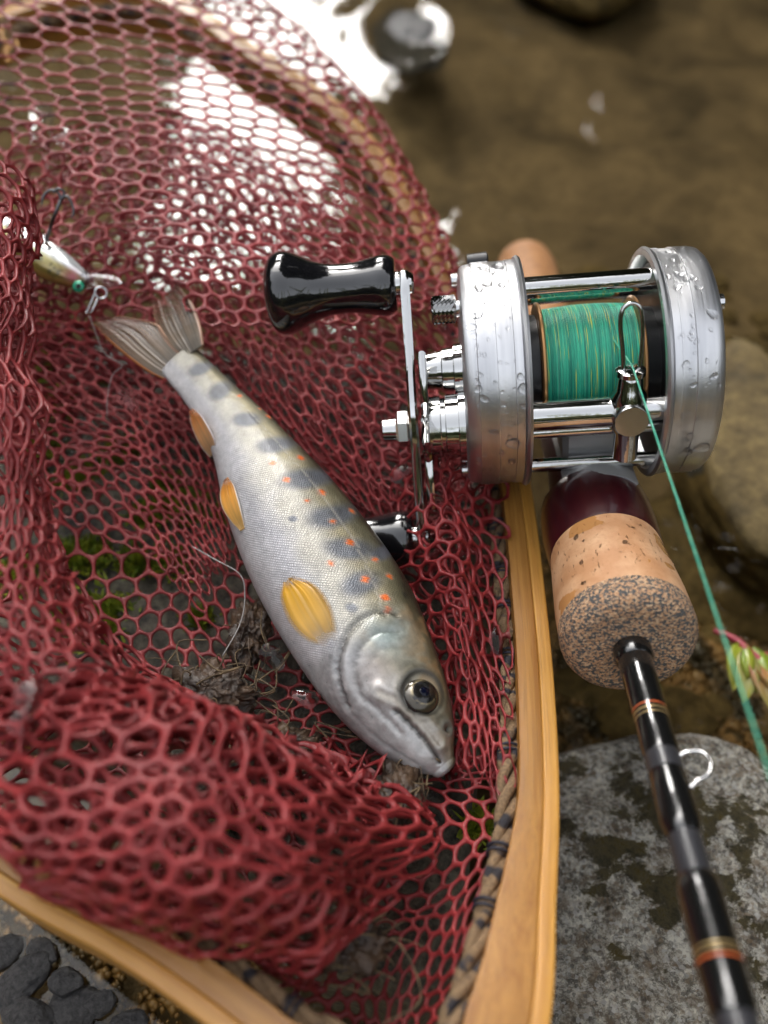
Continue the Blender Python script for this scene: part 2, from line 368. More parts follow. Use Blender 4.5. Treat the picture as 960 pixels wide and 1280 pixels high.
# water surface: gentle swells, a bulge over the drowned stone
gx = nonuni(241, 620, 3900); gy = nonuni(241, 620, 3900)+330
X, Y = np.meshgrid(gx, gy, indexing='ij')
Zw = .5*fbm(np.stack([X/120, Y/160], -1), 21, 2)
def ring(cx, cy, rx, ry, h, X, Y, wd=.3):
    r = np.sqrt(((X-cx)/rx)**2+((Y-cy)/ry)**2); return h*np.exp(-((r-1)/wd)**2)
RC = atz(512, 40, 0)
Zw += ring(RC[0], RC[1], 24, 44, 3.4, X, Y, .45)
R2 = atz(600, 300, 0); Zw += ring(R2[0], R2[1], 9, 14, 1.8, X, Y, .6)
b = MB(); b.grid(np.stack([X, Y, Zw], -1).transpose(1, 0, 2), closed=False); tag(b.build('water', MAT['water'], sharp=None), kind='structure')
# far wood round the stream with an opening up the valley: it is what the water and the chrome mirror
def forest():
    b = MB(); n = 0; V = []; F = []
    rng = np.random.default_rng(3)
    for k in range(1900):
        az = rng.uniform(0, 360)
        d = rng.uniform(3200, 6500)
        a = (az+180) % 360-180
        el = rng.uniform(0, 43 if abs(a+9) < 45 else (31 if abs(a) < 100 else 20))
        if -19 < a < -.3 and 9 < el < 36: continue
        c = np.array([math.sin(rad(az))*d, math.cos(rad(az))*d, d*math.tan(rad(el))+300])
        m = 110; q = rng.normal(0, 1, (m, 3)); q = nrm(q)*rng.uniform(.25, 1, (m, 1))**.6*rng.uniform(400, 650)*np.array([1, 1, .75])+c
        s = rng.uniform(60, 150, (m, 1)); e1 = nrm(rng.normal(0, 1, (m, 3)))*s; e2 = nrm(rng.normal(0, 1, (m, 3)))*s
        P = np.stack([q-e1, q-e2*.6, q+e1, q+e2*.6], 1).reshape(-1, 3)
        V.append(P); F += [(n+4*i, n+4*i+1, n+4*i+2, n+4*i+3) for i in range(m)]; n += 4*m
    b.add(np.concatenate(V), F)
    for k in range(130):                                          # unseen leaf clumps added overhead to keep grey sky reflection off the water
        az, el, d = rng.uniform(4, 80), rng.uniform(40, 74), rng.uniform(3200, 4200)
        c = d*np.array([math.cos(rad(el))*math.sin(rad(az)), math.cos(rad(el))*math.cos(rad(az)), math.sin(rad(el))])
        m = 90; q = nrm(rng.normal(0, 1, (m, 3)))*rng.uniform(.25, 1, (m, 1))**.6*rng.uniform(350, 600)*np.array([1, 1, .6])+c
        sz = rng.uniform(60, 140, (m, 1)); e1 = nrm(rng.normal(0, 1, (m, 3)))*sz; e2 = nrm(rng.normal(0, 1, (m, 3)))*sz
        b.add(np.stack([q-e1, q-e2*.6, q+e1, q+e2*.6], 1).reshape(-1, 3), [(4*i, 4*i+1, 4*i+2, 4*i+3) for i in range(m)])
    for k in range(46):
        az = rng.uniform(3, 336); d = rng.uniform(3600, 5600); x, y = math.sin(rad(az))*d, math.cos(rad(az))*d
        b.tube([(x, y, 200), (x+rng.normal(0, 100), y, 1800), (x+rng.normal(0, 200), y, 4500)], [130, 100, 50], 7)
    return b
MAT['leaf'] = pbr('far_leaves', (.030, .050, .014), .7, var=(.0008, (.06, .065, .02), .4, .6))
tag(forest().build('forest', MAT['leaf'], sharp=None, smooth=False), 'dark leafy wood closing both banks of the stream', 'forest', kind='stuff')

# ------------------------------------------------------------------ stones
def stone_mesh(c, r, seed, rough=.16, freq=1.6, flat=1.0, sub=(56, 40), fine=.02):
    n, m = sub; th = np.linspace(0, math.pi, m); ph = np.arange(n)*2*math.pi/n
    T, Pn = np.meshgrid(th, ph, indexing='ij')
    D = np.stack([np.sin(T)*np.cos(Pn), np.sin(T)*np.sin(Pn), np.cos(T)], -1)
    k = 1+rough*fbm(D*freq, seed, 3)+fine*fbm(D*freq*9, seed+5, 3)
    Z = np.sign(D[..., 2])*np.abs(D[..., 2])**flat
    P = np.stack([D[..., 0], D[..., 1], Z], -1)*k[..., None]*np.asarray(r, float)+np.asarray(c, float)
    return MB().grid(P, None, True, True, True)
def stone(name, label, mat, c, r, seed, group=None, **k):
    o = stone_mesh((0, 0, 0), r, seed, **k).build(name, MAT[mat], None, sharp=None); o.location = np.asarray(c)*MM
    return tag(o, label, 'stone', group)
def slab(name, label, mat, poly, top, base, seed, amp, group=None, res=110, rnd=14, tilt=(0, 0)):
    """flat topped boulder: plan outline (mm), height field on top, sides down to base"""
    q = np.asarray(poly, float); c = q.mean(0)
    ring_ = resample(cr(np.r_[q, q[:1]], 160), res+1)[:-1]
    lv = np.r_[np.linspace(.02, .9, 46), .94, .97, .99, 1.0, 1.0, 1.0]
    drop = np.r_[np.zeros(46), .8, 2.5, 5.5, 10, (top-base)*.5, top-base]
    P = []
    for l, dz in zip(lv, drop):
        xy = c+(ring_-c)*l*(1+.04*vnoise(ring_/18, seed)[:, None]*l+ (0.012*min(dz, 30)/30))
        h = amp*fbm(np.c_[xy/26, np.full(len(xy), dz/20)], seed, 5)+amp*.25*fbm(xy/3.3, seed+9, 2)
        P.append(np.c_[xy, top+h-dz+(xy-c) @ np.asarray(tilt)])
    o = MB().grid(np.array(P)-np.r_[c, base], None, True, True, True).build(name, MAT[mat], None, sharp=None)
    o.location = np.r_[c, base]*MM; return tag(o, label, 'stone', group)
slab('granite_rock', 'pale speckled granite rock with dark lichen patches under the rod tip', 'granite',
     [(10, -90), (22, 30), (29, 74), (46, 84), (76, 87), (106, 73), (150, 62), (190, -20), (160, -100)], 8, -40, 4, 4.4, tilt=(.02, -.03))
slab('mossy_rock', 'dark wet rock with green moss underneath the red netting', 'wetrock',
     [(-10, 30), (12, 30), (24, 90), (26, 140), (10, 178), (-30, 190), (-80, 196), (-135, 190), (-160, 130), (-125, 104), (-58, 72)], 33, -40, 11, 3.0)
stone('algae_stone', 'tan algae covered boulder half under water at the right edge', 'boulder', atz(958, 590, -10), (27, 52, 18), 5)
stone('algae_stone', 'brown drowned boulder below the tan one at the right edge', 'boulder', atz(960, 690, -34), (40, 36, 16), 8)
stone('wet_stone', 'dark wet stone breaking the surface inside bright ripple at the top', 'pebble', RC+(0, 4, -6), (18, 32, 8.5), 6, fine=.05, rough=.2)
stone('wet_stone', 'small dark wet stone in the water right below the reel', 'pebble', atz(888, 590, -9), (8, 12, 9.6), 9, rough=.08, fine=.0)
stone('wet_stone', 'brown drowned boulder at the top edge of the water', 'boulder', atz(720, -45, -20), (44, 60, 17), 12)
rng = np.random.default_rng(5)
descr = ['dark flat pebble nearest the bottom left corner', 'grey rounded pebble below the light wooden rim', 'small black pebble at the left picture edge below the rim',
         'long dark pebble against the outside of the wooden rim', 'charcoal pebble half under gold grit by the rim', 'little grey pebble at the foot of the wooden rim',
         'broad black pebble behind the bottom left corner', 'slate grey pebble lowest of those outside the rim']
for k, (px, py, rr, asp) in enumerate([(26, 1226, 6.2, .6), (92, 1262, 5.4, .75), (4, 1192, 4.6, .7), (52, 1190, 4.0, .62), (124, 1254, 3.2, .8), (160, 1280, 3.6, .7), (36, 1276, 6.6, .55), (82, 1226, 3.4, .8)]):
    o = stone('pebble', descr[k], 'pebble', atz(px, py, 1+rng.uniform(-1, 2)), (rr, rr*asp, rr*.42), 40+k, 'dark pebbles outside the wooden rim', sub=(40, 28), rough=.16, fine=.03)
    o.rotation_euler = (rng.uniform(-.25, .25), rng.uniform(-.25, .25), rng.uniform(0, 3))
# gravel grains on the bed near the rod and below the rim
def grains(n, region, size, zf, seed):
    rng = np.random.default_rng(seed); ico = nrm(np.array([(0, 0, 1), (1, 0, 0), (0, 1, 0), (-1, 0, 0), (0, -1, 0), (0, 0, -1)], float))
    f = [(0, 1, 2), (0, 2, 3), (0, 3, 4), (0, 4, 1), (5, 2, 1), (5, 3, 2), (5, 4, 3), (5, 1, 4)]
    V = []; F = []
    for k in range(n):
        p = atz(rng.uniform(*region[0]), rng.uniform(*region[1]), 0); s = size*rng.lognormal(0, .4)
        V.append(ico*s*rng.uniform(.6, 1.2, (6, 3))*np.array([1, 1, .6])+np.array([p[0], p[1], zf(p)])); F += [tuple(i+6*k for i in g) for g in f]
    return MB().add(np.concatenate(V), F)
def bedz(p):
    return -32+14*float(fbm(np.array([p[0]/170, p[1]/170]), 3))+4*float(fbm(np.array([p[0]/40, p[1]/40]), 5))+20*math.exp(-(((p[0]+60)/110)**2+((p[1]-20)/90)**2))+1
MAT['grit'] = pbr('gold_grit', (.34, .20, .07), .4, coat=.4, var=(.09, (.04, .03, .014), .42, .58))
tag(grains(5200, ((640, 1000), (620, 1000)), 1.0, bedz, 1).build('gravel', MAT['grit'], None, sharp=None), 'golden gravel on the bed beside the cork grip', 'gravel', kind='stuff')
tag(grains(900, ((-40, 330), (1120, 1330)), 1.1, lambda p: bedz(p)+2, 2).build('gravel', MAT['grit'], None, sharp=None), 'gold grit between the dark pebbles below the rim', 'gravel', kind='stuff')
def bed_stones():
    rng = np.random.default_rng(31); b = MB()
    for k in range(90):
        px, py = rng.uniform(640, 1000), rng.uniform(330, 930); r = min(16, rng.lognormal(1.5, .55)); p = atz(px, py, -30)
        b2 = stone_mesh((p[0], p[1], bedz(p)-1), (r, r*rng.uniform(.6, 1), r*.42), 100+k, .16, 1.6, 1, (14, 9), .0); b.add(b2.V[0], b2.F)
    return b
tag(bed_stones().build('drowned_pebbles', MAT['boulder'], None, sharp=None), 'brown pebbles lying on the drowned sandy bed', 'pebbles', kind='stuff')
# moss tufts on the dark rock
def moss():
    rng = np.random.default_rng(8); b = MB()
    for (px, py, s) in [(228, 632, 9), (95, 600, 9), (75, 640, 6), (205, 600, 5), (15, 715, 7), (95, 770, 8), (300, 1010, 5), (600, 1035, 4), (70, 500, 8), (30, 470, 8), (130, 770, 7), (90, 690, 8), (20, 905, 8), (250, 770, 3), (150, 560, 7), (170, 700, 6), (215, 700, 5), (110, 690, 6), (60, 440, 6), (180, 640, 5), (130, 480, 5), (280, 640, 4), (40, 560, 8)]:
        c = atz(px, py, 34)
        for k in range(int(44*s)):
            o = rng.normal(0, s*.42, 2); h = rng.uniform(1.2, 3.4)*max(.3, 1-np.hypot(*o)/s*.6); p = c+np.r_[o, -1.5]
            d = np.r_[rng.normal(0, 1.2, 2), h+1]
            e = nrm(np.r_[rng.normal(0, 1, 2), 0])*rng.uniform(.25, .5)
            b.add([p-e, p+e, p+d*.6+e*.8, p+d, p+d*.6-e*.8], [(0, 1, 2, 3, 4)])
    return b
tag(moss().build('moss', MAT['moss'], None, sharp=None), 'bright green moss tufts on the dark rock', 'moss', kind='stuff')
# bubbles drifting on the water
b = MB(); rng = np.random.default_rng(12)
for k in range(38):
    px, py = (rng.uniform(840, 960), rng.uniform(600, 930)) if k < 30 else (rng.uniform(640, 950), rng.uniform(120, 320))
    p = atz(px, py, .1); r = rng.uniform(.35, .9); th = np.linspace(0, math.pi/2, 5); ph = -np.arange(10)*2*math.pi/10
    b.grid(np.stack([r*np.sin(th)[:, None]*np.cos(ph)+p[0], r*np.sin(th)[:, None]*np.sin(ph)+p[1], np.broadcast_to(r*.6*np.cos(th)[:, None], (5, 10))+p[2]], -1))
tag(b.build('water_bubbles', MAT['drop'], None, sharp=None), 'tiny bubbles drifting on the brown water', 'bubbles', kind='stuff')

# ------------------------------------------------------------------ landing net
NETLOC = atz(300, 1100, 33)
net = thing('landing_net', 'wooden landing net with deep red rubbery mesh holding the trout', 'landing net', NETLOC)
hp = [(6, -14, 66), (14, 4, 65), atz(664, 1270, 64), atz(673, 1130, 61), atz(679, 1000, 58), atz(676, 880, 55), atz(667, 760, 52), atz(648, 600, 50),
      atz(618, 470, 50), atz(556, 330, 53), atz(500, 230, 57), atz(420, 135, 62), atz(310, 58, 66), atz(190, -10, 70), (-125, 312, 72), (-158, 250, 70), (-165, 180, 68), (-145, 115, 66),
      (-112, 77, 64), (-84, 56, 63), atz(0, 1088, 63), atz(150, 1172, 64), atz(255, 1243, 65), atz(340, 1310, 65.5), atz(432, 1382, 66), (1, -12, 66)]
hpath = resample(cr(hp, 500), 420)
hpath[:, 2] -= 7
def rrect(a, b, r, n=4, off=0):
    out = []
    for cx, cy, s in ((a-r, b-r, 0), (-a+r, b-r, 90), (-a+r, -b+r, 180), (a-r, -b+r, 270)):
        for k in range(n+1):
            t = rad(s+90*k/n); out.append((cx+r*math.cos(t)+off, cy+r*math.sin(t)))
    return out
hu = (0, 0, 1)
hr = 1+1.15*np.clip((52-hpath[:, 1])/34, 0, 1)**1.3*(np.arange(len(hpath)) < 150)
MB().tube(hpath, hr, rv=1, section=rrect(1.985, 7, .2, off=1.99), up=hu).build('wood_strip', MAT['wood2'], net)     # inner lamination
MB().tube(hpath, 1, section=rrect(1.35, 7.06, .4, off=-1.35), up=hu).build('wood_strip', MAT['wood'], net)  # outer lamination
b = MB(); b.tube(resample(cr([(0, -10, 59), (0, -40, 60), (0, -75, 60), (0, -120, 59), (0, -150, 58)], 60), 40), np.interp(np.linspace(0, 1, 40), [0, .25, .6, .95, 1], [8, 9, 12, 11, 7]), 24)
b.build('grip', MAT['wood2'], net)
# binding cord in the groove of the inner face: three twisted strands plus wraps
tan = nrm(np.gradient(hpath, axis=0)); side = nrm(np.cross(np.array([0, 0, 1.0]), tan))
cpath = resample(hpath+side*(1.2+4*hr)[:, None]+np.array([0, 0, 2.6]), 1500); ct = nrm(np.gradient(cpath, axis=0)); cs = nrm(np.cross(np.array([0, 0, 1.0]), ct)); cu = np.cross(ct, cs)
L = np.arange(1500)*np.linalg.norm(cpath[1]-cpath[0])
amp = 1.0+.35*vnoise(np.c_[L/18, L*0], 4)
for k in range(3):
    a = L/2.6+k*2*math.pi/3
    MB().tube(cpath+cs*(amp*np.cos(a))[:, None]+cu*(amp*np.sin(a))[:, None], 1.0, 7).build('cord_strand', MAT['cord'], net, sharp=None)
b = MB()
for s0 in np.cumsum(np.random.default_rng(2).uniform(8, 26, 90)):
    if s0 > L[-1]-20: break
    i = int(np.searchsorted(L, s0)); p = cpath[i]
    for q in (-.5, .5):
        ph = np.linspace(0, 2*math.pi, 17); b.tube(p+ct[i]*(q+.18*np.sin(ph))[:, None]+2.0*(cs[i]*np.cos(ph)[:, None]+cu[i]*np.sin(ph)[:, None]), .26, 6, caps=False)
MAT['wrap'] = pbr('navy_wrap_thread', (.02, .02, .032), .6)
o = b.build('cord_wrap', MAT['wrap'], net, sharp=None); o['kind'] = 'stuff'

class Sheet:
    def __init__(s, ctrl, mode):
        f = atz if mode == 'z' else atd
        P = np.array([[f(*p) for p in row] for row in ctrl]); R, Cc = P.shape[:2]
        P = np.concatenate([2*P[:1]-P[1:2], P, 2*P[-1:]-P[-2:-1]], 0); P = np.concatenate([2*P[:, :1]-P[:, 1:2], P, 2*P[:, -1:]-P[:, -2:-1]], 1)
        s.P = P; s.R = R; s.C = Cc
    def raw(s, u, v):
        i = np.clip(np.floor(v).astype(int), 0, s.R-2); j = np.clip(np.floor(u).astype(int), 0, s.C-2)
        Wv, Wu = crw(v-i), crw(u-j); r = 0
        for a in range(4):
            for c in range(4): r = r+(Wv[a]*Wu[c])[..., None]*s.P[i+a, j+c]
        return r
NETMB = dict(V=[], F=[], n=0)
def net_sheet(ctrl, mode='z', pitch=5.4, dz=(0, 0, 0), seed=0, amp=1.4, wave=16., warp=.7, rot=0., hw=.41, th=.37, anis=1., big=0., trim=None, wave2=None):
    S = Sheet(ctrl, mode)
    uu, vv = np.meshgrid(np.linspace(0, S.C-1, 40), np.linspace(0, S.R-1, 40))
    G = S.raw(uu, vv); LU = np.linalg.norm(np.diff(G, axis=1), axis=2).sum(1).mean(); LV = np.linalg.norm(np.diff(G, axis=0), axis=2).sum(0).mean()
    nu, nv = max(3, int(round(LU/pitch))), max(3, int(round(LV/(pitch*.87)*anis)))
    du, dv = (S.C-1)/nu, (S.R-1)/nv
    def f(hx, hy, off=0):                         # sheet coordinates in cells -> mm
        q = np.stack([hx/4.2+seed*3.1, hy/4.2], -1)
        wx = hx+warp*vnoise(q, seed)+.16*vnoise(q*4.1, seed+3); wy = hy+warp*vnoise(q+7.7, seed+1)+.16*vnoise(q*4.1+3.3, seed+4)
        u = np.clip(wx*du, -.4, S.C-.6); v = np.clip(wy*dv, -.4, S.R-.6)
        P = S.raw(u, v)
        return P
    def disp(P, N):
        n = vnoise(P/wave, seed+11)+.5*vnoise(P/(wave*.42), seed+12)
        r = 1-2*np.abs(vnoise(P/(wave*1.5)+5, seed+14))
        return P+N*(amp*(n+.7*r)+big*(1-2.4*np.abs(vnoise(P/27., 901)+.5*vnoise(P/13., 902))))[..., None]+np.asarray(dz, float)
    cx, cy = [], []
    ext = 0 if rot == 0 else max(nu, nv)
    for j in range(-ext, nv+1+ext):
        for i in range(-ext, nu+1+ext):
            cx.append(i+(.5 if j % 2 else 0)); cy.append(j)
    cx = np.array(cx, float)[:, None]; cy = np.array(cy, float)[:, None]
    co_, si_ = math.cos(rad(rot)), math.sin(rad(rot))
    def spin(x, y):
        y = y*.87; x0, y0 = x-nu/2, y-nv*.87/2; return x0*co_-y0*si_+nu/2, (x0*si_+y0*co_+nv*.87/2)/.87
    hexc = np.array([(0, 2/3), (-.5, 1/3), (-.5, -1/3), (0, -2/3), (.5, -1/3), (.5, 1/3)])
    ring_ = np.concatenate([[hexc[k]*(1-t)+hexc[(k+1) % 6]*t for t in (0, 1/3, 2/3)] for k in range(6)])
    ox, oy = cx+ring_[None, :, 0], cy+ring_[None, :, 1]
    if rot:
        ox, oy = spin(ox, oy); mx, my = ox.mean(1), oy.mean(1); k_ = (mx > -.3) & (mx < nu+.5) & (my > -.3) & (my < nv+.3); ox, oy = ox[k_], oy[k_]
    ox = np.round(ox, 5); oy = np.round(oy, 5)
    P = f(ox, oy); e = .02
    N = nrm(np.cross(f(ox+e, oy)-P, f(ox, oy+e)-P)); toc = CAM-P; N = N*np.sign((N*toc).sum(-1, keepdims=True))
    O = disp(P, N); Cn = O.mean(1, keepdims=True)
    dirn = Cn-O; ln = np.linalg.norm(dirn, axis=2, keepdims=True)
    k = np.minimum(hw*(1+.35*vnoise(O/5, seed+20))[..., None]/np.maximum(ln, 1e-6), .62); I = O+dirn*k
    for _ in range(3): I = .5*I+.25*(np.roll(I, 1, 1)+np.roll(I, -1, 1))
    I = I+(I-I.mean(1, keepdims=True))*.035
    Mi = .45*O+.55*I; n, m = O.shape[:2]
    loops = np.stack([O+N*th, Mi+N*th*.8, I, Mi-N*th*.8, O-N*th], 1)     # n,5,18,3
    keep = np.ones(n, bool)
    if trim is not None:
        qx, qy, _ = proj(Cn[:, 0]); keep = trim(qx, qy)
    loops = loops[keep]; n = len(loops)
    base = np.arange(n)[:, None, None]*5*m; l = np.arange(4)[None, :, None]*m; a = np.arange(m)[None, None, :]; a2 = (np.arange(m)+1)[None, None, :] % m
    Fq = np.stack([base+l+a, base+l+a2, base+l+m+a2, base+l+m+a], -1).reshape(-1, 4)
    NETMB['V'].append(loops.reshape(-1, 3)); NETMB['F'].append(Fq+NETMB['n']); NETMB['n'] += n*5*m
    return n
# bottom of the bag, lying on the rock inside the hoop
main = [[(-80, 200, 62), (80, 190, 60), (220, 170, 58), (340, 190, 55), (430, 230, 52), (520, 300, 50)],
        [(-90, 340, 58), (70, 330, 55), (220, 320, 52), (340, 330, 48), (450, 340, 48), (570, 380, 48)],
        [(-90, 480, 60), (120, 465, 47), (225, 475, 43), (340, 480, 42), (470, 490, 43), (600, 490, 46)],
        [(-80, 640, 58), (70, 620, 43), (240, 640, 40), (340, 640, 38), (480, 640, 40), (637, 630, 46)],
        [(-70, 800, 58), (90, 790, 42), (220, 790, 40), (350, 800, 38), (500, 800, 40), (646, 790, 48)],
        [(-60, 940, 58), (100, 940, 44), (240, 930, 40), (370, 940, 38), (520, 950, 42), (648, 940, 52)],
        [(-50, 1080, 60), (110, 1080, 50), (250, 1080, 44), (400, 1090, 42), (540, 1090, 44), (636, 1080, 54)],
        [(0, 1190, 62), (150, 1230, 54), (280, 1250, 48), (420, 1250, 44), (510, 1250, 46), (590, 1220, 57)],
        [(20, 1330, 64), (160, 1400, 58), (290, 1400, 52), (420, 1400, 48), (490, 1390, 50), (540, 1330, 60)]]
net_sheet(main, 'z', 4.9, seed=1, amp=1.6, wave=18, warp=1.05, trim=lambda x, y: (y < 1085+x*.60) & (x < np.interp(y, [300, 600, 900, 1000, 1280], [540, 628, 636, 640, 560])))
# taut upper wall over the far rim, folded back outside it
taut = [[(-220, 0, 240), (-120, -20, 244), (-20, -30, 250), (80, -40, 258), (190, -40, 268), (270, -40, 285), (240, -5, 302)],
        [(-120, 70, 234), (-30, 50, 238), (60, 30, 244), (160, 20, 252), (270, 10, 264), (345, 10, 280), (318, 55, 297)],
        [(-40, 130, 228), (50, 110, 232), (140, 90, 238), (240, 80, 246), (340, 75, 257), (410, 70, 270), (385, 108, 290)],
        [(40, 180, 220), (130, 150, 226), (220, 135, 232), (310, 130, 240), (400, 130, 249), (462, 127, 262), (438, 165, 282)],
        [(110, 230, 212), (200, 200, 218), (290, 190, 226), (370, 190, 232), (450, 200, 239), (507, 200, 250), (482, 235, 268)],
        [(170, 280, 206), (260, 260, 210), (350, 260, 216), (430, 260, 224), (490, 270, 230), (541, 268, 240), (518, 300, 256)],
        [(220, 330, 200), (310, 330, 202), (400, 330, 208), (465, 330, 214), (520, 330, 222), (566, 320, 232), (546, 348, 246)],
        [(250, 400, 195), (330, 400, 198), (420, 400, 200), (490, 390, 208), (540, 380, 215), (583, 368, 225), (566, 392, 236)]]
net_sheet(taut, 'd', 6.3, seed=2, amp=.6, wave=30, warp=.3, hw=.52)
# bunched middle behind the fish, three layers deep
bunch = [[(-80, 190, 82), (20, 180, 80), (130, 165, 78), (240, 155, 76), (330, 215, 72), (420, 290, 66), (520, 340, 60)],
         [(-80, 260, 80), (30, 250, 78), (140, 235, 76), (240, 230, 73), (330, 280, 70), (430, 340, 63), (540, 390, 58)],
         [(-80, 330, 76), (30, 320, 74), (150, 310, 71), (250, 310, 68), (340, 360, 66), (430, 410, 60), (550, 450, 56)],
         [(-60, 400, 70), (50, 390, 65), (160, 390, 63), (270, 390, 62), (350, 430, 61), (440, 480, 57), (560, 520, 54)],
         [(-40, 460, 64), (60, 440, 58), (180, 450, 56), (300, 480, 56), (380, 520, 56), (460, 560, 53), (570, 590, 52)],
         [(0, 510, 56), (100, 500, 50), (230, 530, 48), (340, 560, 48), (430, 600, 48), (490, 640, 47), (575, 660, 50)]]
net_sheet(bunch, 'z', 5.2, seed=3, big=2.2, amp=1.5, wave=17)
net_sheet(bunch, 'z', 5.0, (1, 2, -6), seed=4, rot=22, big=2.2, amp=1.8, wave=15)
net_sheet(bunch, 'z', 5.4, (-2, -1, -11), seed=5, rot=41, big=2.2, amp=1.8, wave=15)
# fold hanging down the near left side
fold = [[(-120, 210, 175), (-40, 215, 170), (10, 230, 172), (35, 250, 180), (30, 260, 190)],
        [(-120, 320, 165), (-30, 330, 160), (10, 340, 162), (28, 350, 170), (20, 360, 182)],
        [(-120, 450, 155), (-40, 450, 150), (0, 450, 150), (24, 455, 158), (12, 460, 172)],
        [(-120, 600, 145), (-30, 600, 138), (20, 600, 138), (52, 600, 146), (42, 600, 162)],
        [(-120, 740, 135), (-20, 740, 128), (40, 735, 128), (90, 730, 138), (80, 725, 154)],
        [(-110, 850, 128), (0, 850, 122), (80, 850, 122), (155, 855, 132), (170, 850, 150)],
        [(-100, 930, 124), (20, 920, 119), (120, 905, 119), (230, 900, 128), (270, 890, 148)]]
net_sheet(fold, 'd', 5.2, seed=6, big=2.0, amp=1.3, wave=15)
net_sheet(fold, 'd', 5.2, (-2, 2, -5), seed=16, rot=31, big=2.0, amp=1.3, wave=15)
crease = [[(-70, 395, 60), (40, 395, 58), (130, 430, 54), (205, 480, 50), (262, 545, 46), (290, 620, 43)],
          [(-70, 450, 59), (30, 450, 56), (110, 490, 52), (180, 540, 49), (235, 600, 45), (275, 670, 42)],
          [(-70, 520, 58), (20, 520, 53), (90, 560, 49), (155, 600, 46), (215, 650, 43), (262, 712, 41)],
          [(-70, 600, 57), (10, 600, 51), (70, 640, 46), (120, 670, 44), (180, 700, 42), (240, 752, 41)]]
net_sheet(crease, 'z', 5.0, (0, 0, 1.5), seed=31, amp=1.6, wave=14, warp=.8, anis=1.75, hw=.42, th=.38)
# bulge rolled over the near rim
bulge = [[(-80, 890, 150), (60, 885, 148), (200, 905, 148), (310, 935, 150), (410, 965, 150), (478, 1000, 150)],
         [(-80, 880, 122), (60, 878, 121), (190, 900, 122), (305, 938, 126), (425, 968, 134), (505, 1008, 144)],
         [(-80, 950, 117), (60, 950, 116), (180, 975, 116), (298, 1005, 118), (425, 1025, 127), (516, 1048, 140)],
         [(-70, 1016, 114), (60, 1028, 112), (180, 1046, 112), (290, 1068, 114), (408, 1082, 123), (505, 1092, 137)],
         [(-60, 1040, 115), (60, 1068, 112), (170, 1094, 112), (270, 1116, 114), (380, 1130, 121), (472, 1138, 134)],
         [(-50, 1042, 121), (60, 1080, 118), (160, 1118, 117), (250, 1152, 119), (345, 1172, 125), (420, 1176, 133)],
         [(-40, 1040, 130), (70, 1086, 127), (160, 1124, 126), (248, 1160, 127), (330, 1188, 131), (385, 1198, 137)]]
net_sheet(bulge, 'd', 4.9, seed=7, big=3.2, amp=2.6, wave=21, hw=.55, th=.46, warp=1.15)
net_sheet(bulge, 'd', 4.9, (0, 3, -5), seed=8, rot=24, big=3.2, amp=3.0, wave=17, hw=.53, th=.45, warp=1.2)
net_sheet(bulge, 'd', 4.9, (1, 5, -10), seed=18, rot=47, big=3.2, amp=3.0, wave=17, hw=.53, th=.45, warp=1.2)
# pleat between the fish and the right side of the rim
pleat = [[(515, 560, 60), (555, 560, 64), (600, 570, 58), (640, 590, 49)],
         [(490, 640, 50), (545, 620, 62), (590, 640, 55), (643, 660, 49)],
         [(500, 700, 48), (560, 690, 60), (600, 710, 52), (646, 740, 50)],
         [(530, 790, 46), (572, 770, 58), (605, 790, 52), (646, 830, 51)],
         [(555, 870, 46), (585, 860, 55), (610, 880, 52), (646, 920, 53)],
         [(560, 950, 44), (590, 950, 52), (615, 970, 52), (640, 1000, 55)]]
rim_ = lambda x, y: x < np.interp(y, [560, 620, 760, 900, 1000], [618, 624, 632, 638, 642])
net_sheet(pleat, 'z', 4.8, seed=9, amp=1.0, wave=13, trim=rim_)
net_sheet(pleat, 'z', 4.8, (1, -1, -5), seed=10, rot=35, amp=1.4, wave=12, trim=rim_)
V = np.concatenate(NETMB['V']); F = np.concatenate(NETMB['F'])
key = np.round(V*2e3).astype(np.int64); key = (key[:, 0]*7919+key[:, 1])*104729+key[:, 2]
_, first, inv = np.unique(key, return_index=True, return_inverse=True)
V = V[first]; F = inv.ravel()[F]
me = bpy.data.meshes.new('netting'); Vl = ((V-NETLOC)*MM).astype('f4')
me.vertices.add(len(Vl)); me.vertices.foreach_set('co', Vl.ravel()); me.loops.add(F.size); me.loops.foreach_set('vertex_index', F.ravel().astype('i4'))
me.polygons.add(len(F)); me.polygons.foreach_set('loop_start', np.arange(len(F), dtype='i4')*4); me.polygons.foreach_set('loop_total', np.full(len(F), 4, 'i4'))
me.update(calc_edges=True); me.validate(); me.polygons.foreach_set('use_smooth', [True]*len(me.polygons))
me.materials.append(MAT['net']); o = bpy.data.objects.new('netting', me); COL.objects.link(o); o.parent = net
print('net quads', len(F))

# ------------------------------------------------------------------ trout
sp = [(222, 449, 52, 194), (265, 497, 64, 190), (305, 549, 92, 186), (343, 616, 138, 181), (388, 692, 170, 175), (435, 768, 179, 169), (475, 840, 160, 163), (510, 896, 126, 159), (537, 936, 80, 156.5), (554, 957, 36, 155.5)]
SP = cr([p for p in sp], 260)
tail_n = 260
tip = np.array([atd(p[0], p[1], p[3]) for p in SP]); hh = SP[:, 2]/2*SP[:, 3]/FPX*(1-.05*np.sin(np.linspace(0, math.pi, len(SP))))
s_ = np.linspace(0, 1, 260)
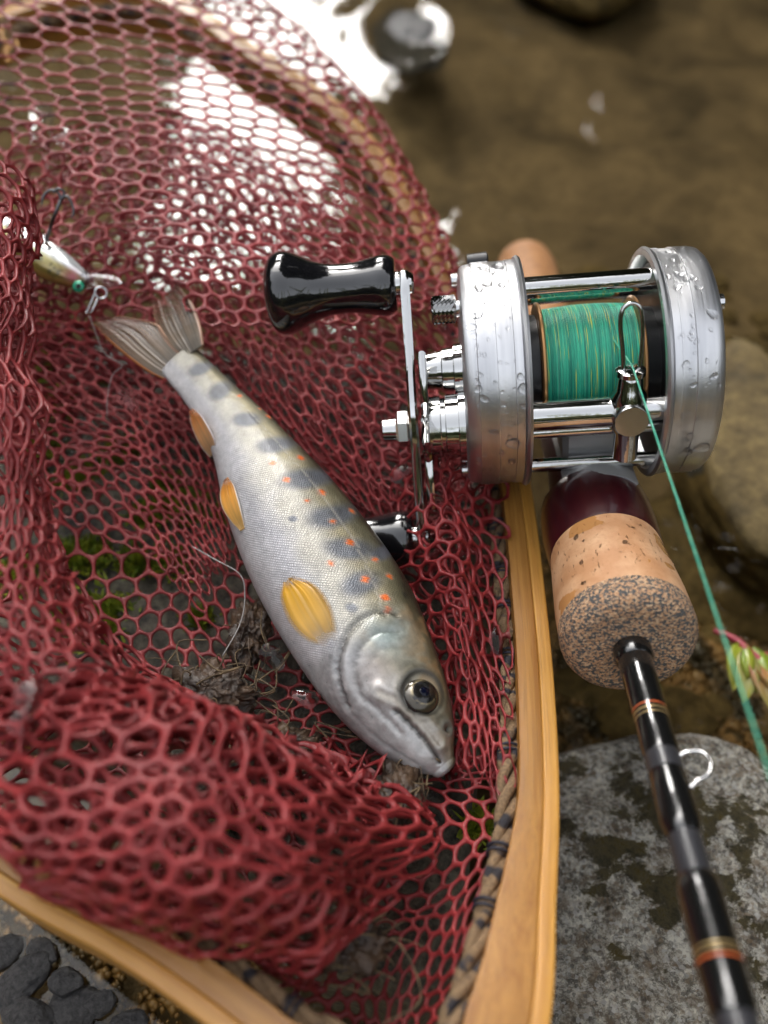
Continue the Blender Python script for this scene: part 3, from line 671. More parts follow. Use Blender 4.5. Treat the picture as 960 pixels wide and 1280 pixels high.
# round the snout
ex = np.linspace(0, 1, 26)[1:]
tdir = nrm(tip[-1]-tip[-4]); r_end = hh[-1]
tip = np.concatenate([tip, tip[-1]+tdir*(r_end*.55*np.sin(ex*math.pi/2))[:, None]]); hh = np.r_[hh, r_end*np.maximum(np.cos(ex*math.pi/2), .02)**.8]
nr, ns = len(tip), 144
T = nrm(np.gradient(tip, axis=0)); N = CAM-tip; N = nrm(N-T*(N*T).sum(1, keepdims=True)); B = np.cross(T, N)
if (B[100] @ RT) < 0: B = -B
ang = np.arange(ns)*2*math.pi/ns
wr = np.interp(np.arange(nr)/nr, [0, .1, .3, .6, .8, .93, 1], [.36, .46, .60, .64, .60, .62, .8])*hh
Pf = tip[:, None]+B[:, None]*(hh[:, None]*np.sin(ang))[..., None]+N[:, None]*(wr[:, None]*np.cos(ang))[..., None]
px_, py_, d_ = proj(Pf); front = np.broadcast_to(np.cos(ang) > -.02, px_.shape)
S_ = np.broadcast_to((np.arange(nr)/nr)[:, None], px_.shape); G_ = np.degrees(np.broadcast_to(((ang+math.pi) % (2*math.pi))-math.pi, px_.shape))
own = np.where(G_ > 90, 180-G_, np.where(G_ < -90, -180-G_, G_))
own = np.where(np.abs(G_) > 90, own+26, own-26)                # fish lies rolled a little on its back
def near(px, py):
    e = np.where(front, (px_-px)**2+(py_-py)**2, 1e9); return np.unravel_index(np.argmin(e), e.shape)
FC = np.zeros(Pf.shape); lerp = lambda a, bb, t: np.asarray(a)*(1-t[..., None])+np.asarray(bb)*t[..., None]
sm = lambda x, a, bb: np.clip((x-a)/(bb-a), 0, 1)**2*(3-2*np.clip((x-a)/(bb-a), 0, 1))
mott = fbm(Pf/7, 31, 4); mot2 = fbm(Pf/2.2, 35, 3)
FC[:] = (.74, .73, .74); FC = lerp(FC, (.62, .61, .63), sm(own+8*mott, -70, -50)); FC = lerp(FC, (.58, .55, .47), sm(own+10*mott, -52, -20)); FC = lerp(FC, (.44, .385, .235), sm(own+10*mott, -12, 14)); FC = lerp(FC, (.19, .17, .095), sm(own+9*mott, 14, 34)); FC = lerp(FC, (.060, .055, .032), sm(own+8*mott, 32, 52))
disp_ = np.zeros(px_.shape)
Nf = nrm(Pf-tip[:, None])
def d3(px, py): i = near(px, py); return np.linalg.norm(Pf-Pf[i], axis=-1)
K = 162/FPX                                                     # mm per photo pixel on the fish
for (px, py, a, bb, rot) in [(250, 462, 17, 9, 20), (274, 489, 17, 13, 30), (309, 524, 20, 10, 0), (343, 556, 25, 11, 5), (383, 598, 32, 13, 5), (414, 646, 32, 14, 8), (434, 686, 33, 13, -5), (452, 731, 27, 15, 15), (440, 761, 9, 6, -20), (366, 648, 6, 4, 0), (478, 690, 16, 8, 20)]:
    i = near(px, py); q = (Pf-Pf[i]) ; u, v = q @ RT, q @ UP; c, s = math.cos(rad(rot)), math.sin(rad(rot))
    r = np.sqrt(((u*c+v*s)/(a*K*1.1))**2+((v*c-u*s)/(bb*K*1.15))**2)+.14*mott
    t = (1-sm(r, .55, 1.3))*.9*front; FC = lerp(FC, np.array((.15, .165, .20))*(1+.3*mot2[..., None]), t)
for (px, py, r) in [(340, 578, 4), (377, 573, 5.2), (358, 600, 4), (403, 617, 5.6), (383, 627, 4.4), (408, 591, 4), (335, 520, 3), (364, 545, 3.2), (300, 495, 3), (417, 652, 3.6), (437, 679, 5.2), (415, 703, 4), (468, 700, 4), (457, 723, 5), (481, 747, 5.8), (487, 719, 3.6), (486, 762, 5), (509, 769, 3), (440, 640, 4), (325, 512, 2.6)]:
    r3 = d3(px, py)/K+1.6*mot2; FC = lerp(FC, (.60, .45, .32), (1-sm(r3, r*1.1, r*1.9))*.45*front); FC = lerp(FC, (.78, .14, .008), (1-sm(r3, r*.62, r*1.12))*front)
for (px, py, r) in [(507, 745, 5), (515, 762, 5), (532, 786, 5), (503, 722, 4), (523, 740, 4), (478, 672, 4), (488, 684, 4), (528, 815, 4), (545, 822, 4), (455, 628, 3.5), (541, 800, 4), (520, 775, 3)]:
    r3 = d3(px, py)/K; FC = lerp(FC, (.022, .020, .014), (1-sm(r3, r*.6, r*1.3))*.85*front)
def polyd(pts, n=60):
    q = cr(pts, n); ids = [near(*p) for p in q]; R3 = np.full(px_.shape, 1e9)
    for i in ids: R3 = np.minimum(R3, np.linalg.norm(Pf-Pf[i], axis=-1))
    return R3
ll = polyd([(290, 492), (340, 545), (390, 603), (430, 655), (460, 710), (478, 765)], 110); FC = lerp(FC, (.62, .58, .50), np.exp(-(ll/.16)**2)*.5*front); disp_ -= .07*np.exp(-(ll/.3)**2)
# head: gill cover, cheek, jaws
head = sm((px_-428)*.52+(py_-835)*.85+6*mott, -34, -10)*front
hc = lerp(np.broadcast_to((.66, .65, .64), FC.shape), (.52, .46, .33), sm(own+16*mott, -34, 4)); hc = lerp(hc, (.20, .17, .09), sm(own+10*mott, 14, 38)); hc = lerp(hc, (.075, .065, .036), sm(own+6*mott, 38, 56))
hb = fbm(Pf/4.2, 51, 4)
hc = lerp(hc, (.46, .30, .14), sm(hb, .12, .5)*.7*sm(own, -40, -10)); hc = lerp(hc, (.16, .15, .10), sm(-hb, .12, .55)*.55*sm(own, -30, 0)); hc = lerp(hc, (.70, .70, .70), sm(hb, .3, .6)*.6*sm(-own, 0, 40))
hc = hc*(1+.30*mot2[..., None])
FC = lerp(FC, hc, head)
bl = np.exp(-(d3(487, 795)/4.0)**2)*front; FC = lerp(FC, (.50, .66, .66), bl*.75*(1-.4*np.clip(mott, 0, 1)))
pk = np.exp(-(d3(470, 838)/3.2)**2)*front; FC = lerp(FC, (.62, .46, .36), pk*.45)
g1 = polyd([(498, 768), (470, 766), (447, 778), (430, 800), (423, 830), (426, 858), (436, 884)])
g2 = polyd([(497, 790), (470, 792), (450, 812), (444, 840), (452, 868), (475, 890), (500, 915)])
g3 = polyd([(505, 808), (478, 812), (463, 830), (462, 855), (476, 872)])
g1b = polyd([(490, 762), (462, 758), (437, 772), (419, 800), (413, 832), (418, 866), (433, 897)])
mo = polyd([(549, 952), (541, 938), (527, 920), (508, 900), (494, 887)])
mx_ = polyd([(474, 864), (494, 874), (515, 892), (535, 912), (549, 930)])
jw = polyd([(440, 890), (462, 915), (492, 938), (520, 955)])
for g, wd, dep, k in ((g1, .5, .5, .7), (g2, .42, .22, .40), (g3, .45, .10, .22), (g1b, .4, .12, .22), (mo, .42, .7, .9), (jw, .45, .14, .16)):
    e = np.exp(-(g/wd)**2)*front; disp_ -= dep*e; FC = lerp(FC, FC*.25, e*k)
for g, wd, dep in ((g1, 1.6, .30), (g2, 1.4, .14), (mx_, .9, .5)):
    disp_ += dep*np.exp(-((g-wd*.9)/wd)**2)*front
e = np.exp(-(mx_/.8)**2)*front; FC = lerp(FC, (.66, .60, .52), e*.7)
lj = polyd([(462, 893), (492, 916), (522, 942), (545, 957)]); FC = lerp(FC, (.76, .75, .73), np.exp(-(lj/1.9)**2)*.75*front); mxp = polyd([(476, 868), (498, 880), (520, 900), (542, 928)]); FC = lerp(FC, (.62, .56, .47), np.exp(-(mxp/1.0)**2)*.7*front); e = np.exp(-(mo/.3)**2)*front; FC = lerp(FC, (.05, .045, .04), e*.85)
nos = d3(559, 911); FC = lerp(FC, (.03, .03, .03), np.exp(-(nos/.6)**2)*.9); disp_ -= .4*np.exp(-(nos/.6)**2); e = np.exp(-((nos-1.2)/.5)**2); FC = lerp(FC, (.28, .27, .24), e*.6*front); disp_ += .2*e*front
i = near(529, 866); EYE = Pf[i].copy(); er = np.linalg.norm(Pf-EYE, axis=-1)
disp_ -= 1.0*np.exp(-(er/3.4)**4)*front; disp_ += .22*np.exp(-((er-4.5)/.7)**2)*front; FC = lerp(FC, (.03, .028, .02), np.exp(-((er-3.9)/.55)**2)*.9*front); FC = lerp(FC, (.25, .22, .15), np.exp(-((er-4.8)/.5)**2)*.4*front)
disp_ += .05*mot2*head
Pd = Pf+Nf*disp_[..., None]
FL = np.array([tip[130][0], tip[130][1], 38.0])
trout = thing('trout', 'small silver trout with orange spots and slate parr marks lying in the net', 'fish', FL)
along = np.r_[0, np.cumsum(np.linalg.norm(np.diff(tip, axis=0), axis=1))]
FC = FC*np.where(FC[..., :1] > FC[..., 2:]*6, 1.0, .70)
b = MB(); b.grid(Pd, np.stack([np.broadcast_to(along[:, None], px_.shape), hh[:, None]*np.sin(ang), hh[:, None]*np.cos(ang)], -1), True, True, True, np.concatenate([np.clip(FC, 0, 1), (1-head)[..., None]], -1)); b.build('body', MAT['fish'], trout, sharp=None)
# eye : flattened ball with iris and pupil, clear cornea
en = nrm(Nf[i]*.8+nrm(CAM-EYE)*.3); e1 = nrm(np.cross(en, T[i[0]])); e2 = np.cross(en, e1)
def dome(c, r, h, n=40, m=26, base=0.):
    t = np.linspace(0, 1, m)*math.pi/2; ph = -np.arange(n)*2*math.pi/n
    rr = r*np.sin(t)[:, None]; return c+e1*(rr*np.cos(ph))[..., None]+e2*(rr*np.sin(ph))[..., None]+en*np.broadcast_to(h*np.cos(t)[:, None], (m, n))[..., None], rr+0*ph
ec = EYE-en*1.7
D, rr = dome(ec, 3.75, 2.3)
pu = e1*0+(D-ec); cu_ = np.linalg.norm(pu-en*(pu @ en)[..., None]-(e1*-.0+e2*.0), axis=-1)
nz = fbm(D/.9, 9, 3)
ecol = lerp(np.broadcast_to((.012, .011, .010), D.shape), (.34, .27, .14), sm(cu_, 2.0, 2.1)*np.clip(.45+.9*nz+.3*np.sin(np.arctan2(pu @ e2, pu @ e1)-.5), 0, 1)); ecol = lerp(ecol, (.055, .045, .028), sm(cu_+.35*nz, 2.3, 2.6)); ecol = lerp(ecol, (.02, .02, .018), sm(cu_, 3.1, 3.5))
ey = MB().grid(D, None, True, True, False, ecol).build('eye', MAT['eye'], trout, sharp=None)
D2, _ = dome(ec-en*.1, 2.2, 2.55); MAT['pupil'] = pbr('pupil', (.003, .004, .012), .12, Specular_IOR_Level=.25)
MB().grid(D2, None, True, True, False).build('pupil', MAT['pupil'], ey, sharp=None)
def fdepth(px, py): return d_[near(px, py)]
def fin(name, A, Bp, depA, depB, cA, cB, mat, edge=None, n=40, m=26, ripple=.22, lift=0., parent=trout, pw=1., rag=.05, base=.5, clear=0., shade=.34, stk=.30):
    a = cr(A, n); c = cr(Bp, n); da = cr(np.array(depA, float), n); db = cr(np.array(depB, float), n)
    q = np.linspace(0, 1, m); P = np.zeros((n, m, 3)); col = np.zeros((n, m, 3)); tt = np.linspace(0, 1, n)
    for j, k in enumerate(q):
        for r in range(n):
            rg = r/(n-1)*(1-rag*abs(float(vnoise(np.array([k*17., 3.3])))+.5*float(vnoise(np.array([k*41., 7.3]))))*(r/(n-1))**2)*(n-1); i0 = min(int(rg), n-2); fr = rg-i0
            A0 = a[i0]*(1-fr)+a[i0+1]*fr; C0 = c[i0]*(1-fr)+c[i0+1]*fr
            x = A0*(1-k)+C0*k; P[r, j] = atd(x[0], x[1], da[r]*(1-k)+db[r]*k-lift*math.sin(math.pi*k))
    nn = nrm(np.cross(np.gradient(P, axis=0), np.gradient(P, axis=1))); nn *= np.sign((nn*(CAM-P)).sum(-1, keepdims=True))
    rays = np.abs(np.sin(q*math.pi*11+.6*np.sin(q*9)))[None, :]
    streak = fbm(np.stack([np.broadcast_to(q*16, (n, m)), np.broadcast_to(tt[:, None]*1.4, (n, m))], -1), 77, 3)
    P = P+nn*(ripple*(rays-.5))[..., None]
    tx = np.clip(tt[:, None]**pw+.47*stk*streak, 0, 1); col = lerp(np.broadcast_to(cA, (n, m, 3)), cB, tx)*(1+stk*streak[..., None])*(1.0-shade*.8+shade*rays[..., None])
    if edge is not None:
        col = lerp(col, edge, np.maximum(sm(np.abs(q-.5)[None, :]*2+0*tt[:, None], .86, .97), 0)*.9)
    back = P-nn*.2; b = MB()
    al = base+(1-base)*sm(tt, .05, .5)[:, None]+0*q; al = al*(.1+.9*sm(.5-np.abs(q-.5), 0, .22))[None, :]*(1-.75*sm(tt+.10*streak.mean(1), .80, 1.))[:, None] if edge is None else al*(1-.7*sm(tt, .6, 1.))[:, None]*(1-clear*(1-rays[0])[None, :]*sm(tt, .2, .8)[:, None])
    col = np.concatenate([np.clip(col, 0, 1), np.clip(al, 0, 1)[..., None]], -1)
    rim = np.concatenate([P, back[:, ::-1]], 1); cc = np.concatenate([col, col[:, ::-1]], 1)
    b.grid(rim, None, True, True, True, cc); return b.build(name, MAT[mat], parent, sharp=None)
fin('pectoral_fin', [(412, 812), (385, 803), (362, 780), (350, 750), (352, 728)], [(424, 806), (421, 782), (412, 753), (394, 730), (364, 719)], [fdepth(412, 812)-.2, fdepth(385, 803)-.45, fdepth(362, 780)-.5, fdepth(350, 750)-.5, fdepth(352, 728)-.4], [fdepth(424, 806)-.2, fdepth(421, 782)-.7, fdepth(412, 753)-.9, fdepth(394, 730)-.8, fdepth(364, 719)-.5], (.46, .40, .26), (.74, .37, .004), 'fin', ripple=.0, lift=.05, pw=.5, base=.05, rag=.1, shade=.05, stk=.12)
fin('pelvic_fin', [(300, 664), (287, 650), (277, 633), (275, 614), (283, 597)], [(306, 660), (302, 642), (297, 622), (292, 606), (284, 596)], [fdepth(300, 664)-.6, fdepth(290, 650)-1, fdepth(284, 633)-1, 178, 177.5], [fdepth(306, 660)-.4, fdepth(302, 642)-.8, fdepth(297, 622)-1.0, fdepth(292, 606)-1.2, 177.2], (.60, .38, .12), (.74, .26, .015), 'fin', edge=(.75, .70, .62), ripple=.04, shade=.1, stk=.15, rag=.12)
fin('anal_fin', [(262, 572), (252, 560), (244, 545), (238, 528), (236, 512)], [(271, 562), (267, 548), (259, 532), (250, 518), (240, 510)], [187, 187, 187, 187, 187], [184, 183, 183, 183.5, 185], (.60, .42, .22), (.70, .22, .03), 'fin', edge=(.80, .74, .74), ripple=.04, shade=.1, stk=.15, rag=.12)
fin('tail_fin', [(204, 474), (184, 464), (160, 447), (134, 425), (112, 401)], [(230, 446), (220, 432), (209, 418), (196, 404), (148, 394)], [193, 194, 196, 198, 200], [193, 194, 196, 198, 200], (.17, .145, .11), (.15, .075, .032), 'fin', edge=(.66, .20, .03), ripple=.6, rag=.09, base=1., clear=.5)
fin('tail_fin', [(228, 449), (214, 436), (203, 423), (194, 405), (190, 378)], [(254, 431), (252, 415), (248, 398), (240, 377), (222, 354)], [193, 194, 196, 198, 201], [191, 192, 194, 196, 199], (.16, .14, .11), (.13, .075, .04), 'fin', edge=(.55, .30, .2), ripple=.6, rag=.09, base=1., clear=.5)

# ------------------------------------------------------------------ rod
RD = nrm(np.array([.036, 1, -.306])); RO = atd(790, 812, 152)
zx = nrm(np.cross(RD, np.array([0, 0, 1.0]))); zu = np.cross(zx, RD)
ROLL = rad(-6)
rx = zx*math.cos(ROLL)-zu*math.sin(ROLL); ru = np.cross(rx, RD)
def frame(o, x, y, z):
    M = Matrix.Identity(4)
    for k in range(3): M[k][0], M[k][1], M[k][2], M[k][3] = x[k], y[k], z[k], o[k]*MM
    return M
# rod-local: +X runs towards the butt, so lathe() applies
rod = thing('fishing_rod', 'black fishing rod with cork grips and maroon reel seat beside the net', 'fishing rod', M=frame(RO, RD, -rx, ru))
def lth(prof, name, mat, n=72, c=(0, 0, 0), parent=rod, sharp=40): return MB().lathe(prof, n, c).build(name, MAT[mat], parent, sharp)
def fil(x0, x1, r0, r1, f, n=5):      # filleted cylinder profile
    a = [(x0+f-f*math.cos(rad(90*k/n)), r0-f+f*math.sin(rad(90*k/n))) for k in range(n+1)]
    return [(x0, .01)]+a+[(x1, r1), (x1, .01)]
lth(fil(0, 5.6, 12.0, 11.98, 3.6), 'speckled_cork_end', 'rubcork')
lth([(5.55, .01), (5.55, 11.96), (10, 11.9), (18, 11.4), (25.6, 10.9), (25.6, .01)], 'cork_grip', 'cork')
lth([(25.5, .01), (25.5, 11.0), (26.2, 11.15), (33, 11.5), (38, 11.4), (41.5, 11.1), (42.5, 10.5), (42.5, .01)], 'reel_seat_hood', 'maroon')
lth([(42, .01), (42, 8.4), (47, 8.2), (60, 7.6), (96, 7.6), (98, 9.5), (112, 9.8), (112, .01)], 'reel_seat', 'maroon')
lth([(112, .01), (112, 9.8), (130, 9.0), (160, 9.2), (184, 10.2), (192, 9.5), (196, 7.0), (197.5, 3), (197.5, .01)], 'rear_cork_grip', 'rear_cork')
lth([(-3, .01), (-3, 2.9), (-2.4, 3.3), (1.5, 3.35), (1.5, .01)], 'winding_check', 'blank')
lth([(-14.2, .01), (-14.2, 2.70), (-13.5, 2.86), (-3, 2.9), (-3, .01)], 'thread_wrap', 'blank', 40)
for x0, x1, m in ((-14.55, -14.2, 'orange'), (-15.5, -15.1, 'gold'), (-15.1, -14.55, 'blank'), (-15.9, -15.5, 'blank'), (-16.4, -16.1, 'gold'), (-16.1, -15.9, 'blank')): lth([(x0, .01), (x0, 2.80), (x1, 2.80), (x1, .01)], 'trim_band', m, 40)
lth([(-23, .01), (-23, 2.62), (-22.4, 2.8), (-16.4, 2.80), (-16.4, .01)], 'thread_wrap', 'blank', 40)
lth([(-26.3, .01), (-26.3, 2.66), (-23, 2.66), (-23, .01)], 'blank_section', 'blank_matte', 40)
lth([(-37, .01), (-37, 2.2), (-36.2, 2.6), (-35, 2.85), (-30, 2.82), (-27, 2.75), (-26.3, 2.6), (-26.3, .01)], 'thread_wrap', 'blank', 40)
lth([(-43.2, .01), (-43.2, 2.35), (-37, 2.3), (-37, .01)], 'blank_section', 'blank_matte', 40)
lth([(-53.2, .01), (-53.2, 2.96), (-46, 2.98), (-44.4, 2.9), (-43.2, 2.4), (-43.2, .01)], 'thread_wrap', 'blank', 40)
for x0, x1, m in ((-53.5, -53.2, 'gold'), (-53.9, -53.5, 'blank'), (-54.2, -53.9, 'gold'), (-54.7, -54.2, 'blank'), (-55.1, -54.7, 'orange'), (-55.6, -55.1, 'blank')): lth([(x0, .01), (x0, 2.97), (x1, 2.97), (x1, .01)], 'trim_band', m, 40)
lth([(-61, .01), (-61, 2.7), (-60, 2.92), (-55.6, 2.95), (-55.6, .01)], 'thread_wrap', 'blank', 40)
lth([(-200, .01), (-200, 1.2), (-61, 2.6), (-61, .01)], 'blank_section', 'blank_matte', 32)
# hook keeper wire
kp = cr([(-23.6, -2.3, .6), (-23.2, -3.6, 1.0), (-23.4, -5.6, 1.2), (-25.2, -6.5, 1.2), (-27.4, -5.7, 1.1), (-28.3, -3.9, .9), (-29.3, -2.6, .5)], 40)
MB().tube(kp, .32, 8).build('hook_keeper', MAT['steel'], rod, sharp=None)

# ------------------------------------------------------------------ reel
RP = RO+RD*55+ru*27.0
RP = RP+rx*.8
reel = thing('baitcasting_reel', 'silver round baitcasting reel wound with green line', 'fishing reel', M=frame(RP, rx, RD, ru))
def at(r, th): return (-r*math.cos(rad(th)), r*math.sin(rad(th)))
def rl(prof, name, mat, n=96, c=(0, 0, 0), sharp=32, parent=reel): return MB().lathe(prof, n, c).build(name, MAT[mat], parent, sharp)
rl([(-26.8, .01), (-26.8, 20.6), (-26.4, 21.8), (-25.6, 22.3), (-24.2, 22.5), (-24.1, 22.7), (-20.6, 22.8), (-20.5, 22.6), (-17.4, 22.6), (-17.3, 22.75), (-15.8, 22.75), (-15.6, 22.4), (-15.4, 23.2), (-14.9, 23.5), (-14.4, 23.2), (-14.3, 22.0), (-15.5, 21.2), (-16.5, 20.8), (-16.5, .01)], 'side_plate', 'alu', 128)
rl([(-17.2, .01), (-16.2, 20.7), (-15.4, 20.3), (-15.2, 12), (-15.2, .01)], 'inner_plate', 'black')
rl([(20.6, .01), (20.6, 19), (20.3, 21.6), (19.6, 22.3), (18.4, 22.6), (15.2, 22.7), (15.1, 22.5), (12.6, 22.5), (12.5, 22.7), (11.2, 22.7), (11.0, 22.4), (10.8, 23.0), (10.3, 23.2), (9.8, 22.8), (9.7, 21.6), (11.2, 20.6), (12.4, 20.4), (12.4, .01)], 'side_plate', 'alu', 128)
rl([(13, .01), (12.4, 20.3), (11.6, 20.0), (11.4, 12), (11.4, .01)], 'inner_plate', 'dark_metal')
# pillars
for r, th, rr in ((19.3, 82, 2.1), (19.5, -56, 1.5), (19.5, 150, 2.0), (19.5, 212, 1.6)):
    y, z = at(r, th); rl([(-16, .01), (-16, rr), (12, rr), (12, .01)], 'pillar', 'chrome', 32, (0, y, z))
# spool
sx0, sx1 = -11.5, 8.5
nl = 44; prof = [(sx0+.9, .01)]
for k in range(nl*4+1):
    q = k/(nl*4); prof.append((sx0+.9+q*(sx1-sx0-1.8), 12.2+.22*abs(math.sin(q*nl*math.pi))+.5*math.sin(q*math.pi)))
prof.append((sx1-.9, .01)); rl(prof, 'wound_line', 'spool', 128, sharp=None)
for x in (sx0, sx1-.9): rl([(x, .01), (x, 13.6), (x+.25, 13.9), (x+.65, 13.9), (x+.9, 13.6), (x+.9, .01)], 'spool_flange', 'copper', 96)
for x0, x1 in ((-15.2, sx0-.1), (sx1+.1, 11.5)): rl([(x0, .01), (x0, 11.5), (x1, 11.5), (x1, .01)], 'spool_hub', 'black', 64)
# level wind
rl([(-16, .01), (-16, 2.9), (4.5, 2.9), (4.5, .01)], 'level_wind_tube', 'chrome', 40, (0, -18.3, -.4))
rl([(4.5, .01), (4.5, 2.3), (11.8, 2.3), (11.8, .01)], 'level_wind_tube', 'steel', 40, (0, -18.3, -.4))
rl([(-16, .01), (-16, 1.3), (12, 1.3), (12, .01)], 'worm_shaft', 'chrome', 28, (0, -16.8, -4.8))
GX = 3.6
lg = MB(); zc = [(-10.5, 1.9), (-10.2, 2.3), (-4.5, 2.45), (-3.2, 3.2), (3.2, 3.3), (4.4, 2.5), (6.6, 2.3), (7.2, 2.0)]
ph = np.arange(36)*2*math.pi/36
P = np.array([[(GX+r*math.cos(p), -19.0+r*math.sin(p), z) for p in ph] for z, r in zc]); lg.grid(P, None, True, True, True); guide = lg.build('line_guide', MAT['chrome'], reel, 35)
P = np.array([[(GX+r*math.cos(p), y, -.4+r*math.sin(p)) for p in ph] for y, r in ((-20.5, 3.3), (-22.6, 3.3), (-23.0, 3.05), (-22.95, .02))])
MB().grid(P, None, True, False, True).build('guide_cap', MAT['steel'], guide, 35)
P = np.array([[(GX+r*math.cos(p), -19.0+r*math.sin(p), z) for p in ph] for z, r in ((7.2, 2.2), (7.5, 2.75), (8.4, 2.75), (8.7, 2.2))]); MB().grid(P, None, True, True, True).build('guide_collar', MAT['chrome'], guide, 35)
wl = cr([(GX-1.3, -19, 8.4), (GX-1.5, -18.2, 12), (GX-2.0, -17.2, 16.5), (GX-1.6, -16.6, 19.2), (GX, -16.4, 20.1), (GX+1.4, -16.6, 19.2), (GX+1.9, -17.2, 16.5), (GX+1.9, -18.2, 12), (GX+1.5, -19, 8.4)], 70)
MB().tube(wl, .42, 10).build('guide_wire', MAT['chrome'], guide, sharp=None)
# outside of the handle side plate
ky, kz = at(17.6, 74)
kn = MB(); kx = np.linspace(-32.2, -27.4, 13); n = 28; P = []
for i, x in enumerate(kx):
    r = np.where((np.arange(n)+i) % 2 == 0, 2.75, 2.4) if 0 < i < 12 else np.full(n, 2.2)
    P.append(np.c_[np.full(n, x), ky+r*np.cos(np.arange(n)*2*math.pi/n), kz+r*np.sin(np.arange(n)*2*math.pi/n)])
kn.grid(np.array(P), None, True, True, True); kn.build('knurled_knob', MAT['chrome'], reel, None, False)
rl([(-27.4, .01), (-27.4, 1.6), (-26.5, 1.6), (-26.5, .01)], 'knob_stem', 'steel', 20, (0, ky, kz))
rl([(-34.8, .01), (-34.8, 3.2), (-34.4, 3.6), (-31, 4.1), (-30.8, 4.4), (-28.6, 4.6), (-28.4, 5.2), (-27.4, 5.3), (-26.6, 5.4), (-26.6, .01)], 'bearing_cap', 'chrome', 48, (0, -1.5, 2.5))
HY, HZ = at(11.2, -36)
rl([(-35.2, .01), (-35.2, 5.6), (-34.8, 6.2), (-31.8, 6.4), (-31.6, 5.9), (-30.8, 5.9), (-30.6, 6.5), (-28.2, 6.6), (-28.0, 7.4), (-26.6, 7.5), (-26.6, .01)], 'drive_sleeve', 'chrome', 56, (0, HY, HZ))
for r, th in ((19.5, -60), (19.6, 118)):
    y, z = at(r, th); rl([(-28.2, .01), (-28.2, 1.0), (-27.9, 1.5), (-26.6, 1.5), (-26.6, .01)], 'screw', 'steel', 20, (0, y, z))
# star drag
st = []
for k in range(40):
    a = k/40*2*math.pi; m = abs(((k/8) % 1)-.5)*2; r = 8.5+8.4*max(0, m-.25)**1.1/.73
    st.append((HY-r*math.cos(a+rad(20)), HZ+r*math.sin(a+rad(20))))
MB().extrude(st, -35.4, -33.8, .5).build('star_drag', MAT['chrome'], reel, 35)
# handle
AT = rad(112); ad = np.array([-math.cos(AT), math.sin(AT)]); an = np.array([-ad[1], ad[0]]); hc_ = np.array([HY, HZ])+ad*4.4
arm = []
for t, w_ in [(-30.5, .1), (-30, 2.2), (-28, 3.4), (-25, 3.6), (-10, 3.6), (-6, 5.2), (0, 6), (6, 5.2), (10, 3.6), (22, 3.6), (25, 3.4), (27, 2.2), (27.5, .1)]: arm.append(hc_+ad*t+an*w_)
for p in list(arm)[::-1]:
    t = (p-hc_) @ ad; w_ = (p-hc_) @ an; arm.append(hc_+ad*t-an*w_)
handle = MB().extrude(arm, -38.0, -36.2, .45).build('handle', MAT['chrome'], reel, 35)
hexn = [(HY+3.7*math.cos(rad(60*k+12)), HZ+3.7*math.sin(rad(60*k+12))) for k in range(6)]
MB().extrude(hexn, -40.9, -38.1, .5).build('handle_nut', MAT['steel'], handle, 30)
MB().lathe([(-44.2, .01), (-44.2, 1.4), (-43.6, 2.3), (-40.9, 2.5), (-40.9, .01)], 32, (0, HY+0, HZ)).build('nut_cap', MAT['chrome'], handle, 35)
kprof = [(-42.4, .01), (-42.4, 4.2), (-42.9, 5.1), (-43.8, 5.6), (-45.5, 5.7), (-47.5, 5.3), (-50, 4.85), (-53, 4.7), (-56, 4.9), (-59, 5.7), (-61.5, 6.9), (-63.5, 7.75), (-65.3, 7.9), (-66.8, 7.3), (-67.9, 5.7), (-68.5, 3.2), (-68.7, .01)]
kprof = [tuple(p) for p in cr(kprof, 70)]; kprof = [(-38.9+(x+42.4)*1.0, max(r*1.04, .01)) for x, r in kprof]
for sgn in (1, -1):
    c = hc_+ad*(24.5 if sgn > 0 else -27.5)
    kb = MB().lathe(kprof, 64, (0, c[0], c[1])).build('handle_knob', MAT['black_gloss'], handle, None)
    MB().lathe([(-38.9, .01), (-38.9, 2.6), (-38.1, 2.6), (-35.8, 2.2), (-35.4, 1.8), (-35.4, .01)], 28, (0, c[0], c[1])).build('knob_rivet', MAT['chrome'], kb, 35)
# far side: cap, screws
rl([(20.5, .01), (20.5, 5.2), (22.2, 5.0), (23.6, 4.4), (23.8, 3.6), (23.8, .01)], 'bearing_cap', 'steel', 40, (0, -2, 1))
y, z = at(18.5, 60); rl([(20.2, .01), (20.2, 1.7), (21.7, 1.6), (21.9, 1.2), (21.9, .01)], 'screw', 'steel', 20, (0, y, z))
# foot saddle, stem and clicker button on the back
ft = MB(); q = np.linspace(-62, 62, 18)
P = np.array([[(r*math.sin(rad(a)), y, -27+r*math.cos(rad(a))) for r, aa in ((10.2, q), (11.3, q[::-1])) for a in aa*.66] for y in np.linspace(-16.5, 13, 24)])
ft.grid(P, None, True, True, True); MAT['satin'] = pbr('satin_grey_metal', (.46, .465, .47), .42, .55); ft.build('reel_foot', MAT['satin'], reel, 40)
MB().box((-6.8, -8.5, -17.5), (6.2, 9, -9.5), 1.2).build('foot_stem', MAT['satin'], reel, 40)
y, z = at(22.5, 118); MB().lathe([(-24.5, .01), (-24.5, 2.2), (-20.5, 2.4), (-20.2, 2.0), (-20.2, .01)], 20, (0, y, z)).build('clicker_button', MAT['black'], reel, 35)
RM = np.stack([rx, RD, ru], 1)
def rloc(p): return RP+RM @ np.asarray(p, float)

